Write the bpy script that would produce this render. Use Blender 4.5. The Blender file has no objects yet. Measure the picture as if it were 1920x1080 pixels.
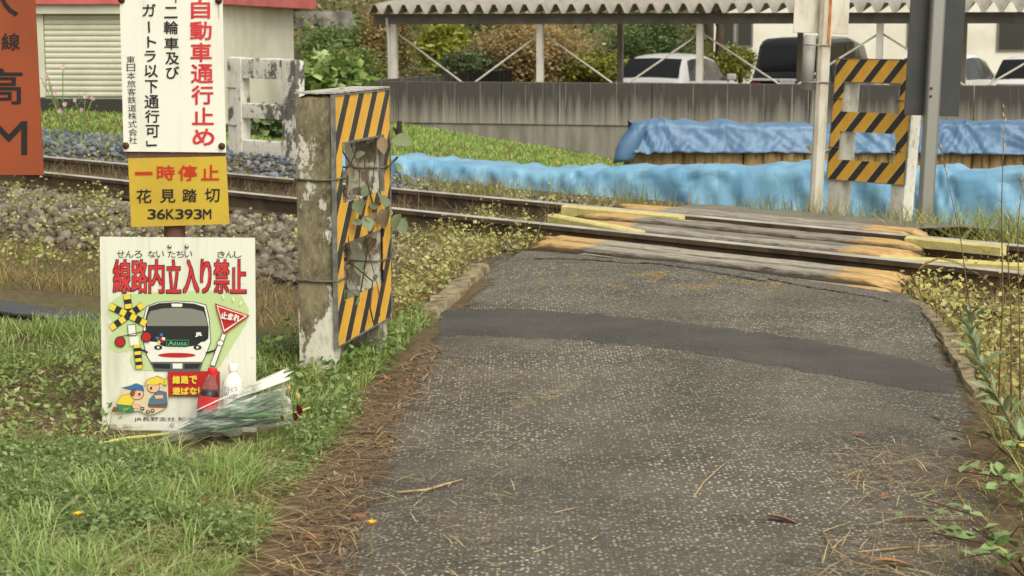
import bpy, math, random
import numpy as np
from mathutils import Vector, Matrix, noise

random.seed(7)
rng = np.random.default_rng(7)
scene = bpy.context.scene
COL = scene.collection
PI = math.pi

# ---------------------------------------------------------------- camera
FPX = 3400.0            # focal length in pixels of a 1920 wide frame
CAM_H = 1.28
PITCH = math.atan(480 / FPX)
cam_d = bpy.data.cameras.new('camera')
cam = bpy.data.objects.new('camera', cam_d)
COL.objects.link(cam)
cam.location = (0, 0, CAM_H)
cam.rotation_euler = (PI / 2 - PITCH, 0, 0)
cam_d.sensor_width = 36
cam_d.lens = 36 * FPX / 1920
cam_d.clip_start = 0.1
cam_d.clip_end = 2000
cam_d.dof.use_dof = True
cam_d.dof.focus_distance = 7.2
cam_d.dof.aperture_fstop = 9.0
scene.camera = cam

# ---------------------------------------------------------------- sky, sun, exposure
SUN_EL, SUN_AZ = math.radians(48), math.radians(152)      # azimuth clockwise from +Y: behind the camera
world = bpy.data.worlds.new('World')
scene.world = world
world.use_nodes = True
wn, wl = world.node_tree.nodes, world.node_tree.links
bg = wn['Background']
sky = wn.new('ShaderNodeTexSky')
sky.sky_type = 'NISHITA'
sky.sun_disc = False
sky.sun_elevation = SUN_EL
sky.sun_rotation = SUN_AZ
sky.air_density = 1.2
sky.dust_density = 4.0
bw = wn.new('ShaderNodeRGBToBW')
wl.new(sky.outputs[0], bw.inputs[0])
tint = wn.new('ShaderNodeMix'); tint.data_type = 'RGBA'; tint.blend_type = 'MULTIPLY'
tint.inputs[0].default_value = 1.0
wl.new(bw.outputs[0], tint.inputs[6])
tint.inputs[7].default_value = (1.0, 0.99, 0.95, 1)        # even grey cloud cover
mixs = wn.new('ShaderNodeMix'); mixs.data_type = 'RGBA'
mixs.inputs[0].default_value = 0.9
wl.new(sky.outputs[0], mixs.inputs[6]); wl.new(tint.outputs[2], mixs.inputs[7])
wl.new(mixs.outputs[2], bg.inputs[0])
bg.inputs[1].default_value = 0.15
sun_d = bpy.data.lights.new('sun', 'SUN')
sun_d.energy = 0.95
sun_d.angle = math.radians(40)
sun_d.color = (1.0, 0.97, 0.90)
sun = bpy.data.objects.new('sun', sun_d)
COL.objects.link(sun)
sun.rotation_euler = (PI / 2 - SUN_EL, 0, PI - SUN_AZ)
scene.view_settings.view_transform = 'Standard'
scene.view_settings.look = 'None'
scene.view_settings.exposure = 0.56
scene.view_settings.gamma = 1.0
scene.cycles.use_denoising = True
scene.cycles.max_bounces = 6
scene.cycles.transparent_max_bounces = 12

# ---------------------------------------------------------------- helpers
CP, SP = math.cos(PITCH), math.sin(PITCH)
def _ray(px, py):
    a = (px - 960) / FPX; b = -(py - 540) / FPX
    return Vector((a, CP + b * SP, -SP + b * CP))
def at(px, py, Y):
    """world point of a reading taken from the photograph at depth Y"""
    r = _ray(px, py)
    return Vector((0, 0, CAM_H)) + r * (Y / r.y)
def gr(px, py, z=0.0):
    r = _ray(px, py)
    return Vector((0, 0, CAM_H)) + r * ((z - CAM_H) / r.z)

Q = math.sqrt(0.5)
RAIL0 = 8.50            # near rail: distance of its line from the origin; track runs at 45 degrees
GAUGE = 1.18
def st(x, y):
    return (x - y) * Q, (x + y) * Q - RAIL0
def xy(s, t):
    return (s + t + RAIL0) * Q, (t + RAIL0 - s) * Q

def S(r, g, b, k=1.0):
    f = lambda c: (c / 12.92 if c <= 0.04045 else ((c + 0.055) / 1.055) ** 2.4)
    return (f(r / 255) * k, f(g / 255) * k, f(b / 255) * k)

def lerp(a, b, t): return a + (b - a) * t
def smooth(e0, e1, x):
    t = min(1, max(0, (x - e0) / (e1 - e0))); return t * t * (3 - 2 * t)
def table(tab, x):
    if x <= tab[0][0]: return tab[0][1]
    for (a, va), (b, vb) in zip(tab, tab[1:]):
        if x <= b: return lerp(va, vb, (x - a) / (b - a))
    return tab[-1][1]
def nz(x, y, z=0.0): return noise.noise(Vector((x, y, z)))

def tag(o, label=None, cat=None, group=None, kind=None):
    if label: o['label'] = label
    if cat: o['category'] = cat
    if group: o['group'] = group
    if kind: o['kind'] = kind
    return o
def thing(name, label, cat, loc=(0, 0, 0), rot=(0, 0, 0), group=None):
    o = bpy.data.objects.new(name, None)
    o.empty_display_size = 0.1
    COL.objects.link(o)
    o.location = loc; o.rotation_euler = rot
    return tag(o, label, cat, group)

class MB:
    def __init__(self):
        self.v = []; self.f = []; self.m = []
    def poly(self, pts, mi=0):
        k = len(self.v); self.v += [tuple(p) for p in pts]
        self.f.append(tuple(range(k, k + len(pts)))); self.m.append(mi)
    def mesh(self, vs, fs, mi=0):
        k = len(self.v); self.v += [tuple(p) for p in vs]
        for f in fs: self.f.append(tuple(i + k for i in f)); self.m.append(mi)
    def box(self, a, b, mi=0, mat=None):
        x0, y0, z0 = a; x1, y1, z1 = b
        vs = [(x0, y0, z0), (x1, y0, z0), (x1, y1, z0), (x0, y1, z0), (x0, y0, z1), (x1, y0, z1), (x1, y1, z1), (x0, y1, z1)]
        if mat is not None: vs = [mat @ Vector(v) for v in vs]
        self.mesh(vs, [(0, 3, 2, 1), (4, 5, 6, 7), (0, 1, 5, 4), (1, 2, 6, 5), (2, 3, 7, 6), (3, 0, 4, 7)], mi)
    def tube(self, pts, rad, seg=8, mi=0, cap=True):
        pts = [Vector(p) for p in pts]
        if not hasattr(rad, '__len__'): rad = [rad] * len(pts)
        k = len(self.v); up = None
        for i, p in enumerate(pts):
            d = (pts[min(i + 1, len(pts) - 1)] - pts[max(i - 1, 0)]).normalized()
            if up is None: up = Vector((0, 0, 1)) if abs(d.z) < 0.9 else Vector((1, 0, 0))
            a = d.cross(up).normalized(); b = a.cross(d).normalized(); up = b
            for j in range(seg):
                an = 2 * PI * j / seg
                self.v.append(tuple(p + (a * math.cos(an) + b * math.sin(an)) * rad[i]))
        for i in range(len(pts) - 1):
            for j in range(seg):
                j2 = (j + 1) % seg
                self.f.append((k + i * seg + j, k + i * seg + j2, k + (i + 1) * seg + j2, k + (i + 1) * seg + j)); self.m.append(mi)
        if cap:
            self.f.append(tuple(k + j for j in reversed(range(seg)))); self.m.append(mi)
            n = k + (len(pts) - 1) * seg
            self.f.append(tuple(n + j for j in range(seg))); self.m.append(mi)
    def lathe(self, prof, seg=20, mi=0, mat=None):
        k = len(self.v)
        for r, z in prof:
            for j in range(seg):
                an = 2 * PI * j / seg
                p = Vector((r * math.cos(an), r * math.sin(an), z))
                self.v.append(tuple(mat @ p if mat is not None else p))
        for i in range(len(prof) - 1):
            for j in range(seg):
                j2 = (j + 1) % seg
                self.f.append((k + i * seg + j, k + i * seg + j2, k + (i + 1) * seg + j2, k + (i + 1) * seg + j)); self.m.append(mi)
    def prism(self, pts, dvec, mi=0):
        d = Vector(dvec); n = len(pts); a = [Vector(p) for p in pts]; b = [p + d for p in a]
        self.mesh(a + b, [tuple(reversed(range(n))), tuple(range(n, 2 * n))] + [(i, (i + 1) % n, n + (i + 1) % n, n + i) for i in range(n)], mi)
    def data(self, name, mats, smooth=False):
        me = bpy.data.meshes.new(name)
        me.from_pydata(self.v, [], self.f)
        for m in (mats if isinstance(mats, (list, tuple)) else [mats]): me.materials.append(m)
        if any(self.m): me.polygons.foreach_set('material_index', self.m)
        if smooth: me.polygons.foreach_set('use_smooth', [True] * len(self.f))
        me.update()
        return me
    def build(self, name, mats, parent=None, smooth=False, world=True, bevel=0.0, loc=None):
        if world and parent is not None:
            o = parent.location; self.v = [(x - o.x, y - o.y, z - o.z) for x, y, z in self.v]
        if loc is not None:
            self.v = [(x - loc[0], y - loc[1], z - loc[2]) for x, y, z in self.v]
        return link(name, self.data(name, mats, smooth), parent, loc, bevel)
def link(name, me, parent=None, loc=None, bevel=0.0):
    ob = bpy.data.objects.new(name, me)
    COL.objects.link(ob)
    if parent is not None: ob.parent = parent
    if loc is not None: ob.location = loc
    if bevel:
        md = ob.modifiers.new('bevel', 'BEVEL'); md.width = bevel; md.segments = 2; md.limit_method = 'ANGLE'
    return ob

def fast_mesh(name, verts, tris, mat, cols=None, parent=None, smooth=False):
    """numpy triangles -> one mesh object, per-vertex colour attribute 'col'"""
    me = bpy.data.meshes.new(name)
    nv, nt = len(verts), len(tris)
    me.vertices.add(nv); me.vertices.foreach_set('co', np.asarray(verts, np.float32).ravel())
    me.loops.add(nt * 3); me.loops.foreach_set('vertex_index', np.asarray(tris, np.int32).ravel())
    me.polygons.add(nt)
    me.polygons.foreach_set('loop_start', np.arange(0, nt * 3, 3, dtype=np.int32))
    if smooth: me.polygons.foreach_set('use_smooth', np.ones(nt, bool))
    me.update(calc_edges=True)
    if cols is not None:
        at_ = me.color_attributes.new('col', 'FLOAT_COLOR', 'POINT')
        c4 = np.ones((nv, 4), np.float32); c4[:, :3] = cols
        at_.data.foreach_set('color', c4.ravel())
    me.materials.append(mat)
    return link(name, me, parent)

# ---------------------------------------------------------------- materials
class NT:
    def __init__(self, name):
        self.mat = bpy.data.materials.new(name); self.mat.use_nodes = True
        self.t = self.mat.node_tree; self.n = self.t.nodes; self.b = self.n['Principled BSDF']; self.out = self.n['Material Output']
    def node(self, ty, **kw):
        n = self.n.new(ty)
        for k, v in kw.items(): setattr(n, k, v)
        return n
    def set(self, sock, v):
        if hasattr(v, 'is_linked') or isinstance(v, bpy.types.NodeSocket): self.t.links.new(v, sock)
        elif isinstance(v, tuple) and len(v) == 3 and sock.type == 'RGBA': sock.default_value = (*v, 1)
        else: sock.default_value = v
    def coord(self, kind='Object', scale=(1, 1, 1), loc=(0, 0, 0), rot=(0, 0, 0)):
        c = self.node('ShaderNodeTexCoord'); m = self.node('ShaderNodeMapping')
        self.t.links.new(c.outputs[kind], m.inputs[0]); m.inputs[3].default_value = scale
        m.inputs[1].default_value = loc; m.inputs[2].default_value = rot
        return m.outputs[0]
    def noise(self, vec, scale, detail=4, rough=0.55):
        n = self.node('ShaderNodeTexNoise'); self.set(n.inputs['Vector'], vec)
        n.inputs['Scale'].default_value = scale; n.inputs['Detail'].default_value = detail; n.inputs['Roughness'].default_value = rough
        return n.outputs['Fac']
    def ramp(self, fac, lo, hi, a=0.0, b=1.0):
        n = self.node('ShaderNodeMapRange'); self.set(n.inputs[0], fac)
        n.inputs[1].default_value = lo; n.inputs[2].default_value = hi; n.inputs[3].default_value = a; n.inputs[4].default_value = b
        return n.outputs[0]
    def math(self, op, a, b=0.0):
        n = self.node('ShaderNodeMath', operation=op); self.set(n.inputs[0], a); self.set(n.inputs[1], b)
        return n.outputs[0]
    def mix(self, fac, a, b, blend='MIX'):
        n = self.node('ShaderNodeMix', data_type='RGBA', blend_type=blend)
        self.set(n.inputs[0], fac); self.set(n.inputs[6], a); self.set(n.inputs[7], b)
        return n.outputs[2]
    def bump(self, h, strength, dist=0.01):
        n = self.node('ShaderNodeBump'); self.set(n.inputs['Height'], h)
        n.inputs['Strength'].default_value = strength; n.inputs['Distance'].default_value = dist
        self.t.links.new(n.outputs[0], self.b.inputs['Normal'])
    def fin(self, color, rough=0.7, metal=0.0, spec=0.3):
        self.set(self.b.inputs['Base Color'], color); self.set(self.b.inputs['Roughness'], rough)
        self.set(self.b.inputs['Metallic'], metal); self.set(self.b.inputs['Specular IOR Level'], spec)
        return self.mat
MATS = {}
def M(name, col, rough=0.7, col2=None, ns=6, lo=0.42, hi=0.62, bump=0.0, bs=60, metal=0.0, spec=0.3, stretch=(1, 1, 1), rnd=0.0, bd=0.01, detail=5):
    if name in MATS: return MATS[name]
    m = NT(name); vec = m.coord('Object', stretch); c = col
    if col2 is not None:
        c = m.mix(m.ramp(m.noise(vec, ns, detail), lo, hi), col, col2)
    if rnd:
        oi = m.node('ShaderNodeObjectInfo'); hs = m.node('ShaderNodeHueSaturation')
        m.set(hs.inputs['Value'], m.ramp(oi.outputs['Random'], 0, 1, 1 - rnd, 1 + rnd)); m.set(hs.inputs['Color'], c); c = hs.outputs[0]
    if bump: m.bump(m.noise(vec, bs, 4), bump, bd)
    MATS[name] = m.fin(c, rough, metal, spec)
    return MATS[name]
def leafmat(name, rough=0.55, trans=0.35):
    m = NT(name); a = m.node('ShaderNodeAttribute'); a.attribute_name = 'col'
    m.fin(a.outputs['Color'], rough, 0, 0.25)
    tr = m.node('ShaderNodeBsdfTranslucent'); m.set(tr.inputs[0], m.mix(1.0, a.outputs['Color'], (1.0, 1.0, 0.55), 'MULTIPLY'))
    mx = m.node('ShaderNodeMixShader'); mx.inputs[0].default_value = trans
    m.t.links.new(m.b.outputs[0], mx.inputs[1]); m.t.links.new(tr.outputs[0], mx.inputs[2])
    m.t.links.new(mx.outputs[0], m.out.inputs[0])
    return m.mat
LEAF = leafmat('leaf_blades')
DRY = leafmat('dry_stalks', 0.8, 0.1)
def vcol_mat(name, rough=0.85, bump=0.0, bs=80):
    m = NT(name); a = m.node('ShaderNodeAttribute'); a.attribute_name = 'col'
    vec = m.coord('Object')
    c = m.mix(m.ramp(m.noise(vec, 35, 4), 0.3, 0.7, 0.0, 0.55), a.outputs['Color'], (0.05, 0.045, 0.04))
    if bump: m.bump(m.noise(vec, bs, 4), bump)
    return m.fin(c, rough, 0, 0.25)

def peel_mat(name, paint, under, amount=0.5, ns=5.0, under2=None, seed=0.0, ends=0.0):
    """flaking paint over weathered concrete"""
    m = NT(name); vec = m.coord('Object', (1, 1, 0.6), (seed, seed, 0))
    n1 = m.noise(vec, ns, 9, 0.68)
    if ends:        # more paint left at the foot and the top of the post
        tc = m.node('ShaderNodeTexCoord'); sz = m.node('ShaderNodeSeparateXYZ'); m.t.links.new(tc.outputs['Object'], sz.inputs[0])
        k = m.math('ADD', m.ramp(sz.outputs[2], 0.42, 0.15), m.ramp(sz.outputs[2], 0.97, 1.02))
        n1 = m.math('ADD', n1, m.math('MULTIPLY', k, ends))
    edge = m.ramp(n1, amount - 0.012, amount + 0.012)
    u = m.mix(m.ramp(m.noise(vec, 14, 6, 0.7), 0.38, 0.66), under, under2 or tuple(c * 0.45 for c in under))
    u = m.mix(m.ramp(m.noise(vec, 60, 3, 0.7), 0.5, 0.75, 0, 0.6), u, tuple(min(1, c * 1.7) for c in under))
    p = m.mix(m.ramp(m.noise(vec, 22, 6, 0.7), 0.52, 0.68), paint, tuple(c * 0.62 for c in paint))
    c = m.mix(edge, u, p)
    h = m.math('ADD', m.math('MULTIPLY', edge, 0.7), m.math('MULTIPLY', m.noise(vec, 45, 6, 0.7), 0.5))
    m.bump(h, 0.8, 0.008)
    return m.fin(c, 0.85, 0, 0.2)

def stripe_mat(name, pitch=0.19, slope=0.85, black=0.40, off=0.0):
    m = NT(name); c = m.node('ShaderNodeTexCoord'); sp = m.node('ShaderNodeSeparateXYZ')
    m.t.links.new(c.outputs['Object'], sp.inputs[0])
    v = m.math('SUBTRACT', sp.outputs[0], m.math('MULTIPLY', sp.outputs[2], slope))
    fr = m.math('FRACT', m.math('ADD', m.math('DIVIDE', v, pitch), 100.0 + off))
    is_or = m.ramp(fr, black - 0.003, black + 0.003)
    edge = m.math('MULTIPLY', is_or, m.ramp(fr, 0.955, 0.96))
    vec = m.coord('Object')
    orange = m.mix(m.ramp(m.noise(vec, 9, 5), 0.4, 0.7), S(236, 180, 60), S(220, 166, 64))
    col = m.mix(is_or, m.mix(m.ramp(m.noise(vec, 12, 5), 0.4, 0.7), S(48, 47, 45), S(62, 60, 57)), orange)
    col = m.mix(edge, col, S(235, 200, 120))
    col = m.mix(m.ramp(m.noise(vec, 26, 7, 0.7), 0.66, 0.72), col, S(140, 118, 84))
    return m.fin(col, 0.42, 0, 0.4)

# ================================================================ SETTING
ROAD_L = [(-12, -1.6), (-2, -1.1), (2.5, -0.80), (4.17, -0.68), (5.23, -0.62), (6.54, -0.50), (8.19, -0.32), (9.3, -0.20), (10.14, -0.07), (10.9, 0.12), (12, 0.4)]
ROAD_R = [(-12, 0.7), (-2, 0.95), (2.5, 1.14), (4.17, 1.32), (5.23, 1.50), (5.82, 1.58), (6.98, 1.77), (8.19, 1.90), (8.97, 1.96), (9.6, 2.05), (12, 2.3)]
def road_l(y): return table(ROAD_L, y)
def road_r(y): return table(ROAD_R, y)
FAR = [(-14, 0.50), (-6, 0.26), (-3.2, 0.02), (-1.5, -0.2), (0.5, -0.5), (1.7, -0.68), (3, -0.8), (20, -0.85)]
def terrain(x, y):
    s, t = st(x, y)
    wob = 0.025 * nz(x * 0.9, y * 0.9) + 0.012 * nz(x * 3.1, y * 3.1, 4)
    # near side of the line
    near = -0.27 * smooth(-4.0, -2.5, t) + 0.13 * smooth(-2.1, -0.9, t)
    d_road = max(road_l(y) - x, x - road_r(y))
    if y < 11:
        near = lerp(-0.03, near, smooth(-0.05, 0.75 if t > -4 else 0.25, d_road))
        if d_road < 0: near = -0.10
    bed = -0.15
    far = table(FAR, x)
    kx = smooth(-5.5, -2.9, x)
    far = lerp(far, lerp(far, -0.85, smooth(28.6, 30.5, y)), kx)
    hill = max(0, y - 45.5) * 0.30 * (1 - smooth(5.2, 6.4, x) * smooth(70, 66, y))
    far = min(far + hill, 7.0)
    far_near = lerp(-0.13, 0.02, smooth(-0.5, -3.0, x))
    if t < -0.9: z = near
    elif t < 1.9: z = lerp(near, bed, smooth(-0.9, -0.6, t))
    else: z = lerp(lerp(bed, far_near, smooth(1.9, 2.4, t)), far, smooth(2.9, 4.6, t))
    return z + wob

def axis(breaks):
    out = []
    for a, b, d in breaks:
        n = max(1, int(round((b - a) / d))); out += [a + (b - a) * i / n for i in range(n)]
    return out + [breaks[-1][1]]
gx = axis([(-600, -100, 100), (-100, -20, 10), (-20, -7, 0.8), (-7, 6, 0.12), (6, 20, 0.8), (20, 100, 10), (100, 600, 100)])
gy = axis([(-300, -20, 40), (-20, 2, 2), (2, 14, 0.12), (14, 30, 0.25), (30, 60, 1.0), (60, 200, 20), (200, 900, 100)])
b = MB(); nx = len(gx)
for y in gy:
    for x in gx: b.v.append((x, y, terrain(x, y)))
for j in range(len(gy) - 1):
    for i in range(nx - 1):
        k = j * nx + i; b.f.append((k, k + 1, k + nx + 1, k + nx)); b.m.append(0)
m = NT('soil'); vec = m.coord()
c = m.mix(m.ramp(m.noise(vec, 1.6, 6), 0.40, 0.62), S(104, 90, 68), S(98, 98, 62))
c = m.mix(m.ramp(m.noise(vec, 24, 6, 0.7), 0.45, 0.7), c, S(134, 116, 86))
m.bump(m.noise(vec, 30, 6, 0.7), 0.8, 0.03)
SOIL = m.fin(c, 0.95, 0, 0.1)
ground = b.build('ground', SOIL, smooth=True)
tag(ground, kind='structure')

# ---- road slab
def asphalt(name, base, dark, chip, chip_amt, scale, stain=True):
    m = NT(name); vec = m.coord()
    vo = m.node('ShaderNodeTexVoronoi'); m.set(vo.inputs['Vector'], vec); vo.inputs['Scale'].default_value = scale
    sp = m.node('ShaderNodeSeparateColor'); m.t.links.new(vo.outputs['Color'], sp.inputs[0])
    inner = m.ramp(vo.outputs['Distance'], 0.42, 0.30)
    area = m.ramp(m.noise(vec, 1.1, 5), 0.30, 0.62)
    pick = m.ramp(sp.outputs[0], 1 - chip_amt, 1 - chip_amt + 0.08)
    chips = m.math('MULTIPLY', m.math('MULTIPLY', inner, pick), m.ramp(area, 0, 1, 0.12, 1.0))
    v2 = m.node('ShaderNodeTexVoronoi'); m.set(v2.inputs['Vector'], vec); v2.inputs['Scale'].default_value = scale * 2.3
    s2 = m.node('ShaderNodeSeparateColor'); m.t.links.new(v2.outputs['Color'], s2.inputs[0])
    fine = m.math('MULTIPLY', m.ramp(v2.outputs['Distance'], 0.45, 0.3), m.ramp(s2.outputs[1], 0.55, 0.9))
    c = m.mix(m.ramp(m.noise(vec, 2.3, 6), 0.35, 0.65), dark, base)
    c = m.mix(m.math('MULTIPLY', fine, 0.45), c, chip)
    chipc = m.mix(sp.outputs[1], chip, tuple(k * 0.55 for k in chip))
    c = m.mix(chips, c, chipc)
    if stain:
        c = m.mix(m.ramp(m.noise(m.coord(scale=(1.0, 0.55, 1), loc=(3, 1, 0)), 1.7, 6), 0.54, 0.72, 0, 0.38), c, S(88, 78, 60))
    h = m.math('ADD', m.math('MULTIPLY', inner, sp.outputs[2]), m.math('MULTIPLY', m.noise(vec, scale * 1.5, 3), 0.6))
    m.bump(h, 0.7, 0.005)
    return m.fin(c, 0.88, 0, 0.25)
ASPHALT = asphalt('worn_asphalt', S(102, 95, 82), S(78, 73, 63), S(210, 201, 178), 0.52, 72)
PATCH = asphalt('dark_asphalt', S(88, 84, 76), S(72, 69, 62), S(128, 122, 110), 0.34, 96, False)
FARROAD = asphalt('pale_asphalt', S(128, 122, 106), S(110, 104, 90), S(170, 160, 140), 0.3, 50)

def road_z(x, y):
    s, t = st(x, y)
    u = (x - road_l(y)) / max(0.1, road_r(y) - road_l(y))
    crown = 0.03 * (1 - (2 * u - 1) ** 2) - 0.02
    return crown + 0.008 * nz(x * 1.3, y * 1.3, 2) + 0.025 * smooth(-2.2, -1.0, t) - 0.012
def sheet(b, yy, fl, fr, n, zf, dz=0.0, mi=0, jit=0.0):
    k = len(b.v)
    for y in yy:
        l, r = fl(y), fr(y)
        for i in range(n + 1):
            x = lerp(l, r, i / n)
            b.v.append((x, y, zf(x, y) + dz))
    for j in range(len(yy) - 1):
        for i in range(n):
            a = k + j * (n + 1) + i
            b.f.append((a, a + 1, a + n + 2, a + n + 1)); b.m.append(mi)
b = MB()
T_END = -0.87
def end_y(x): return (T_END + RAIL0) / Q - x          # road end along the deck edge (t = T_END)
NR = 44
cols = []
ys = axis([(-12, 2, 2), (2, 13, 0.1)])
k0 = 0
rows = []
for y in ys:
    row = []
    for i in range(NR + 1):
        l, r = road_l(y) + 0.035 * nz(y * 2.0, 1.0) , road_r(y) + 0.04 * nz(y * 2.0, 9.0)
        x = lerp(l, r, i / NR); yy = min(y, end_y(x))
        row.append((x, yy, road_z(x, yy)))
    rows.append(row)
for row in rows: b.v += row
for j in range(len(rows) - 1):
    for i in range(NR):
        a = j * (NR + 1) + i
        if rows[j][i][1] >= end_y(rows[j][i][0]) - 1e-4 and rows[j][i + 1][1] >= end_y(rows[j][i + 1][0]) - 1e-4: continue
        b.f.append((a, a + 1, a + NR + 2, a + NR + 1)); b.m.append(0)
# broken slab sides
for i in (0, NR):
    for j in range(len(rows) - 1):
        p, q = rows[j][i], rows[j + 1][i]
        if q[1] - p[1] < 1e-4 and abs(q[0] - p[0]) < 1e-4: continue
        o = -0.10 if i == 0 else 0.10
        f = [p, q, (q[0] + o, q[1], q[2] - 0.25), (p[0] + o, p[1], p[2] - 0.25)]
        b.poly(f if i == 0 else f[::-1])
road = b.build('road', ASPHALT, smooth=False)
tag(road, kind='structure')

# dark repair strip across the road
UP = [(815, 570), (1000, 583), (1200, 603), (1450, 632), (1700, 668), (1800, 690)]
LO = [(825, 622), (1000, 634), (1200, 652), (1400, 682), (1600, 712), (1785, 742)]
b = MB(); n = 260
P = []
for k in range(n + 1):
    xs = lerp(828, 1796, k / n)
    a = gr(xs, table(UP, xs) - 7 + 5 * nz(k * 0.12, 1) + 4 * nz(k * 0.7, 1) + 2.5 * nz(k * 1.9, 7), 0.0); c_ = gr(xs - 6, table(LO, xs - 6) - 6 + 5 * nz(k * 0.1, 5) + 4 * nz(k * 0.6, 5) + 2.5 * nz(k * 1.7, 3), 0.0)
    if k > n * .86: mid = (a + c_) / 2; fz = ((k / n - .86) / .14) ** 2 * .4; a = a.lerp(mid, fz); c_ = c_.lerp(mid, fz)
    a.x = min(a.x, road_r(a.y) - 0.02); c_.x = min(c_.x, road_r(c_.y) - 0.02)
    P.append([Vector((lerp(a.x, c_.x, q), lerp(a.y, c_.y, q), 0)) for q in np.linspace(0, 1, 7)])
for row in P:
    for i, p in enumerate(row):
        e = 0.001 if i in (0, 6) else 0.007
        b.v.append((p.x, p.y, road_z(p.x, p.y) + e))
for j in range(n):
    for i in range(6):
        a = j * 7 + i; b.f.append((a, a + 7, a + 8, a + 1)); b.m.append(0)
patch = b.build('asphalt_patch', PATCH, parent=road)

# worn yellow paint strokes and a pale sandy scrape
def worn(name, col, thr, soft=0.06, k=0.85, ns=55):
    m = NT(name); vec = m.coord(); m.fin(col, 0.9, 0, 0.2)
    a = m.ramp(m.noise(vec, ns, 6, 0.8), thr, thr + soft, 0, k)
    m.set(m.b.inputs['Alpha'], a); return m.mat
YP = worn('worn_yellow_paint', S(206, 168, 88), 0.50, 0.12, 0.8)
SAND = worn('pale_scrape', S(188, 172, 134), 0.42, 0.3, 0.6, 26)
def decal(name, mat, px, parent, dz=0.005):
    b = MB()
    b.poly([(p.x, p.y, road_z(p.x, p.y) + dz) for p in (gr(x, y, 0.01) for x, y in px)])
    return b.build(name, mat, parent)
for pts in ([(1005, 519), (1016, 514), (1022, 520), (1010, 530)], [(1058, 520), (1078, 508), (1084, 514), (1066, 528)],
            [(1082, 515), (1102, 517), (1100, 521), (1080, 519)], [(1130, 528), (1190, 538), (1186, 543), (1128, 534)],
            [(1175, 516), (1248, 515), (1252, 522), (1176, 522)], [(1208, 530), (1240, 513), (1256, 516), (1226, 534)],
            [(1262, 536), (1320, 536), (1322, 544), (1268, 544)], [(1318, 540), (1350, 522), (1362, 526), (1330, 548)],
            [(1360, 528), (1440, 532), (1440, 538), (1362, 535)], [(1430, 545), (1450, 530), (1468, 534), (1444, 552)]):
    decal('paint_stroke', YP, pts, road)
decal('paint_stroke', SAND, [(955, 745), (1000, 728), (1050, 716), (1090, 704), (1096, 714), (1060, 732), (1010, 750), (970, 762)], road)

# cracked seam where the asphalt meets the planks
CRK = M('crack_dark', S(40, 37, 32), 0.95)
for line in ([(1000, 482), (1060, 484), (1130, 490), (1180, 497), (1215, 497), (1290, 508), (1360, 519), (1440, 531)], [(1440, 526), (1480, 533), (1530, 541), (1590, 549), (1640, 556), (1668, 563)], [(1040, 470), (1090, 476), (1150, 486)]):
    q = MB(); n = 40; P = []
    for k in range(n + 1):
        xx = lerp(line[0][0], line[-1][0], k / n); p = gr(xx, table(line, xx) + 1.6 * nz(k * 0.8, line[0][1]), 0.012)
        w = 0.020 * (0.4 + abs(nz(k * 0.5, 3, line[0][1])) * 1.6)
        q.v += [(p.x, p.y - w, road_z(p.x, p.y - w) + .004), (p.x, p.y + w, road_z(p.x, p.y + w) + .004)]
    for k in range(n): q.f.append((2 * k, 2 * k + 2, 2 * k + 3, 2 * k + 1)); q.m.append(0)
    q.build('crack', CRK, road)

# soil washed over both road margins
m = NT('washed_soil'); vec = m.coord(); a = m.node('ShaderNodeAttribute'); a.attribute_name = 'col'
sc = m.node('ShaderNodeSeparateColor'); m.t.links.new(a.outputs['Color'], sc.inputs[0])
m.fin(m.mix(m.ramp(m.noise(vec, 30, 6, .7), .4, .65), S(92, 78, 58), S(122, 104, 78)), .95, 0, .1)
m.set(m.b.inputs['Alpha'], m.ramp(m.math('ADD', sc.outputs[0], m.math('MULTIPLY', m.math('SUBTRACT', m.noise(vec, 5, 8, .75), .5), 1.6)), .38, .62, 0, .95))
for sd in (0, 1):
    V, C_, F_ = [], [], []; yy = axis([(2.2, 9.6 if sd == 0 else 7.6, .12)]); n = 8
    for y in yy:
        for i in range(n + 1):
            f = i / n; wd = (.16 + .30 * smooth(7.2, 5.0, y)) if sd == 0 else (.12 + .22 * smooth(6.4, 5.0, y))
            x = road_l(y) - .02 + f * wd if sd == 0 else road_r(y) + .02 - f * wd
            V.append((x, y, road_z(x, y) + .0035)); C_.append((1 - f,) * 3)
    for j in range(len(yy) - 1):
        for i in range(n):
            k = j * (n + 1) + i; q4 = (k, k + 1, k + n + 2, k + n + 1) if sd == 0 else (k + 1, k, k + n + 1, k + n + 2)
            F_ += [(q4[0], q4[1], q4[2]), (q4[0], q4[2], q4[3])]
    fast_mesh('soil_margin', np.array(V), F_, m.mat, np.array(C_), road)

# concrete edging on both sides
CONC = M('edge_concrete', S(158, 142, 110), 0.9, S(96, 88, 62), 12, bump=0.8, bs=30)
def edging(name, px, w, label):
    b = MB(); pts = [gr(x, y, 0.0) for x, y in px]; n = 14
    for k in range(n + 1):
        f = k / n * (len(pts) - 1); i = min(int(f), len(pts) - 2); p = pts[i].lerp(pts[i + 1], f - i)
        for q, (o, h) in enumerate(((-0.62, -0.12), (-0.40, -0.004), (0.40, 0.006), (0.52, -0.10))):
            b.v.append((p.x + o * w + 0.05 * nz(k * 0.9, q * 1.7, 3), p.y, p.z + h + 0.02 * nz(k * 1.1, q * 1.9, 8)))
    for k in range(n):
        for q in range(3):
            a = k * 4 + q; b.f.append((a, a + 1, a + 5, a + 4)); b.m.append(0)
    b.f.append((0, 1, 2, 3)); b.m.append(0); b.f.append((n * 4 + 3, n * 4 + 2, n * 4 + 1, n * 4)); b.m.append(0)
    o = b.build(name, CONC); tag(o, kind='structure'); return o
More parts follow.
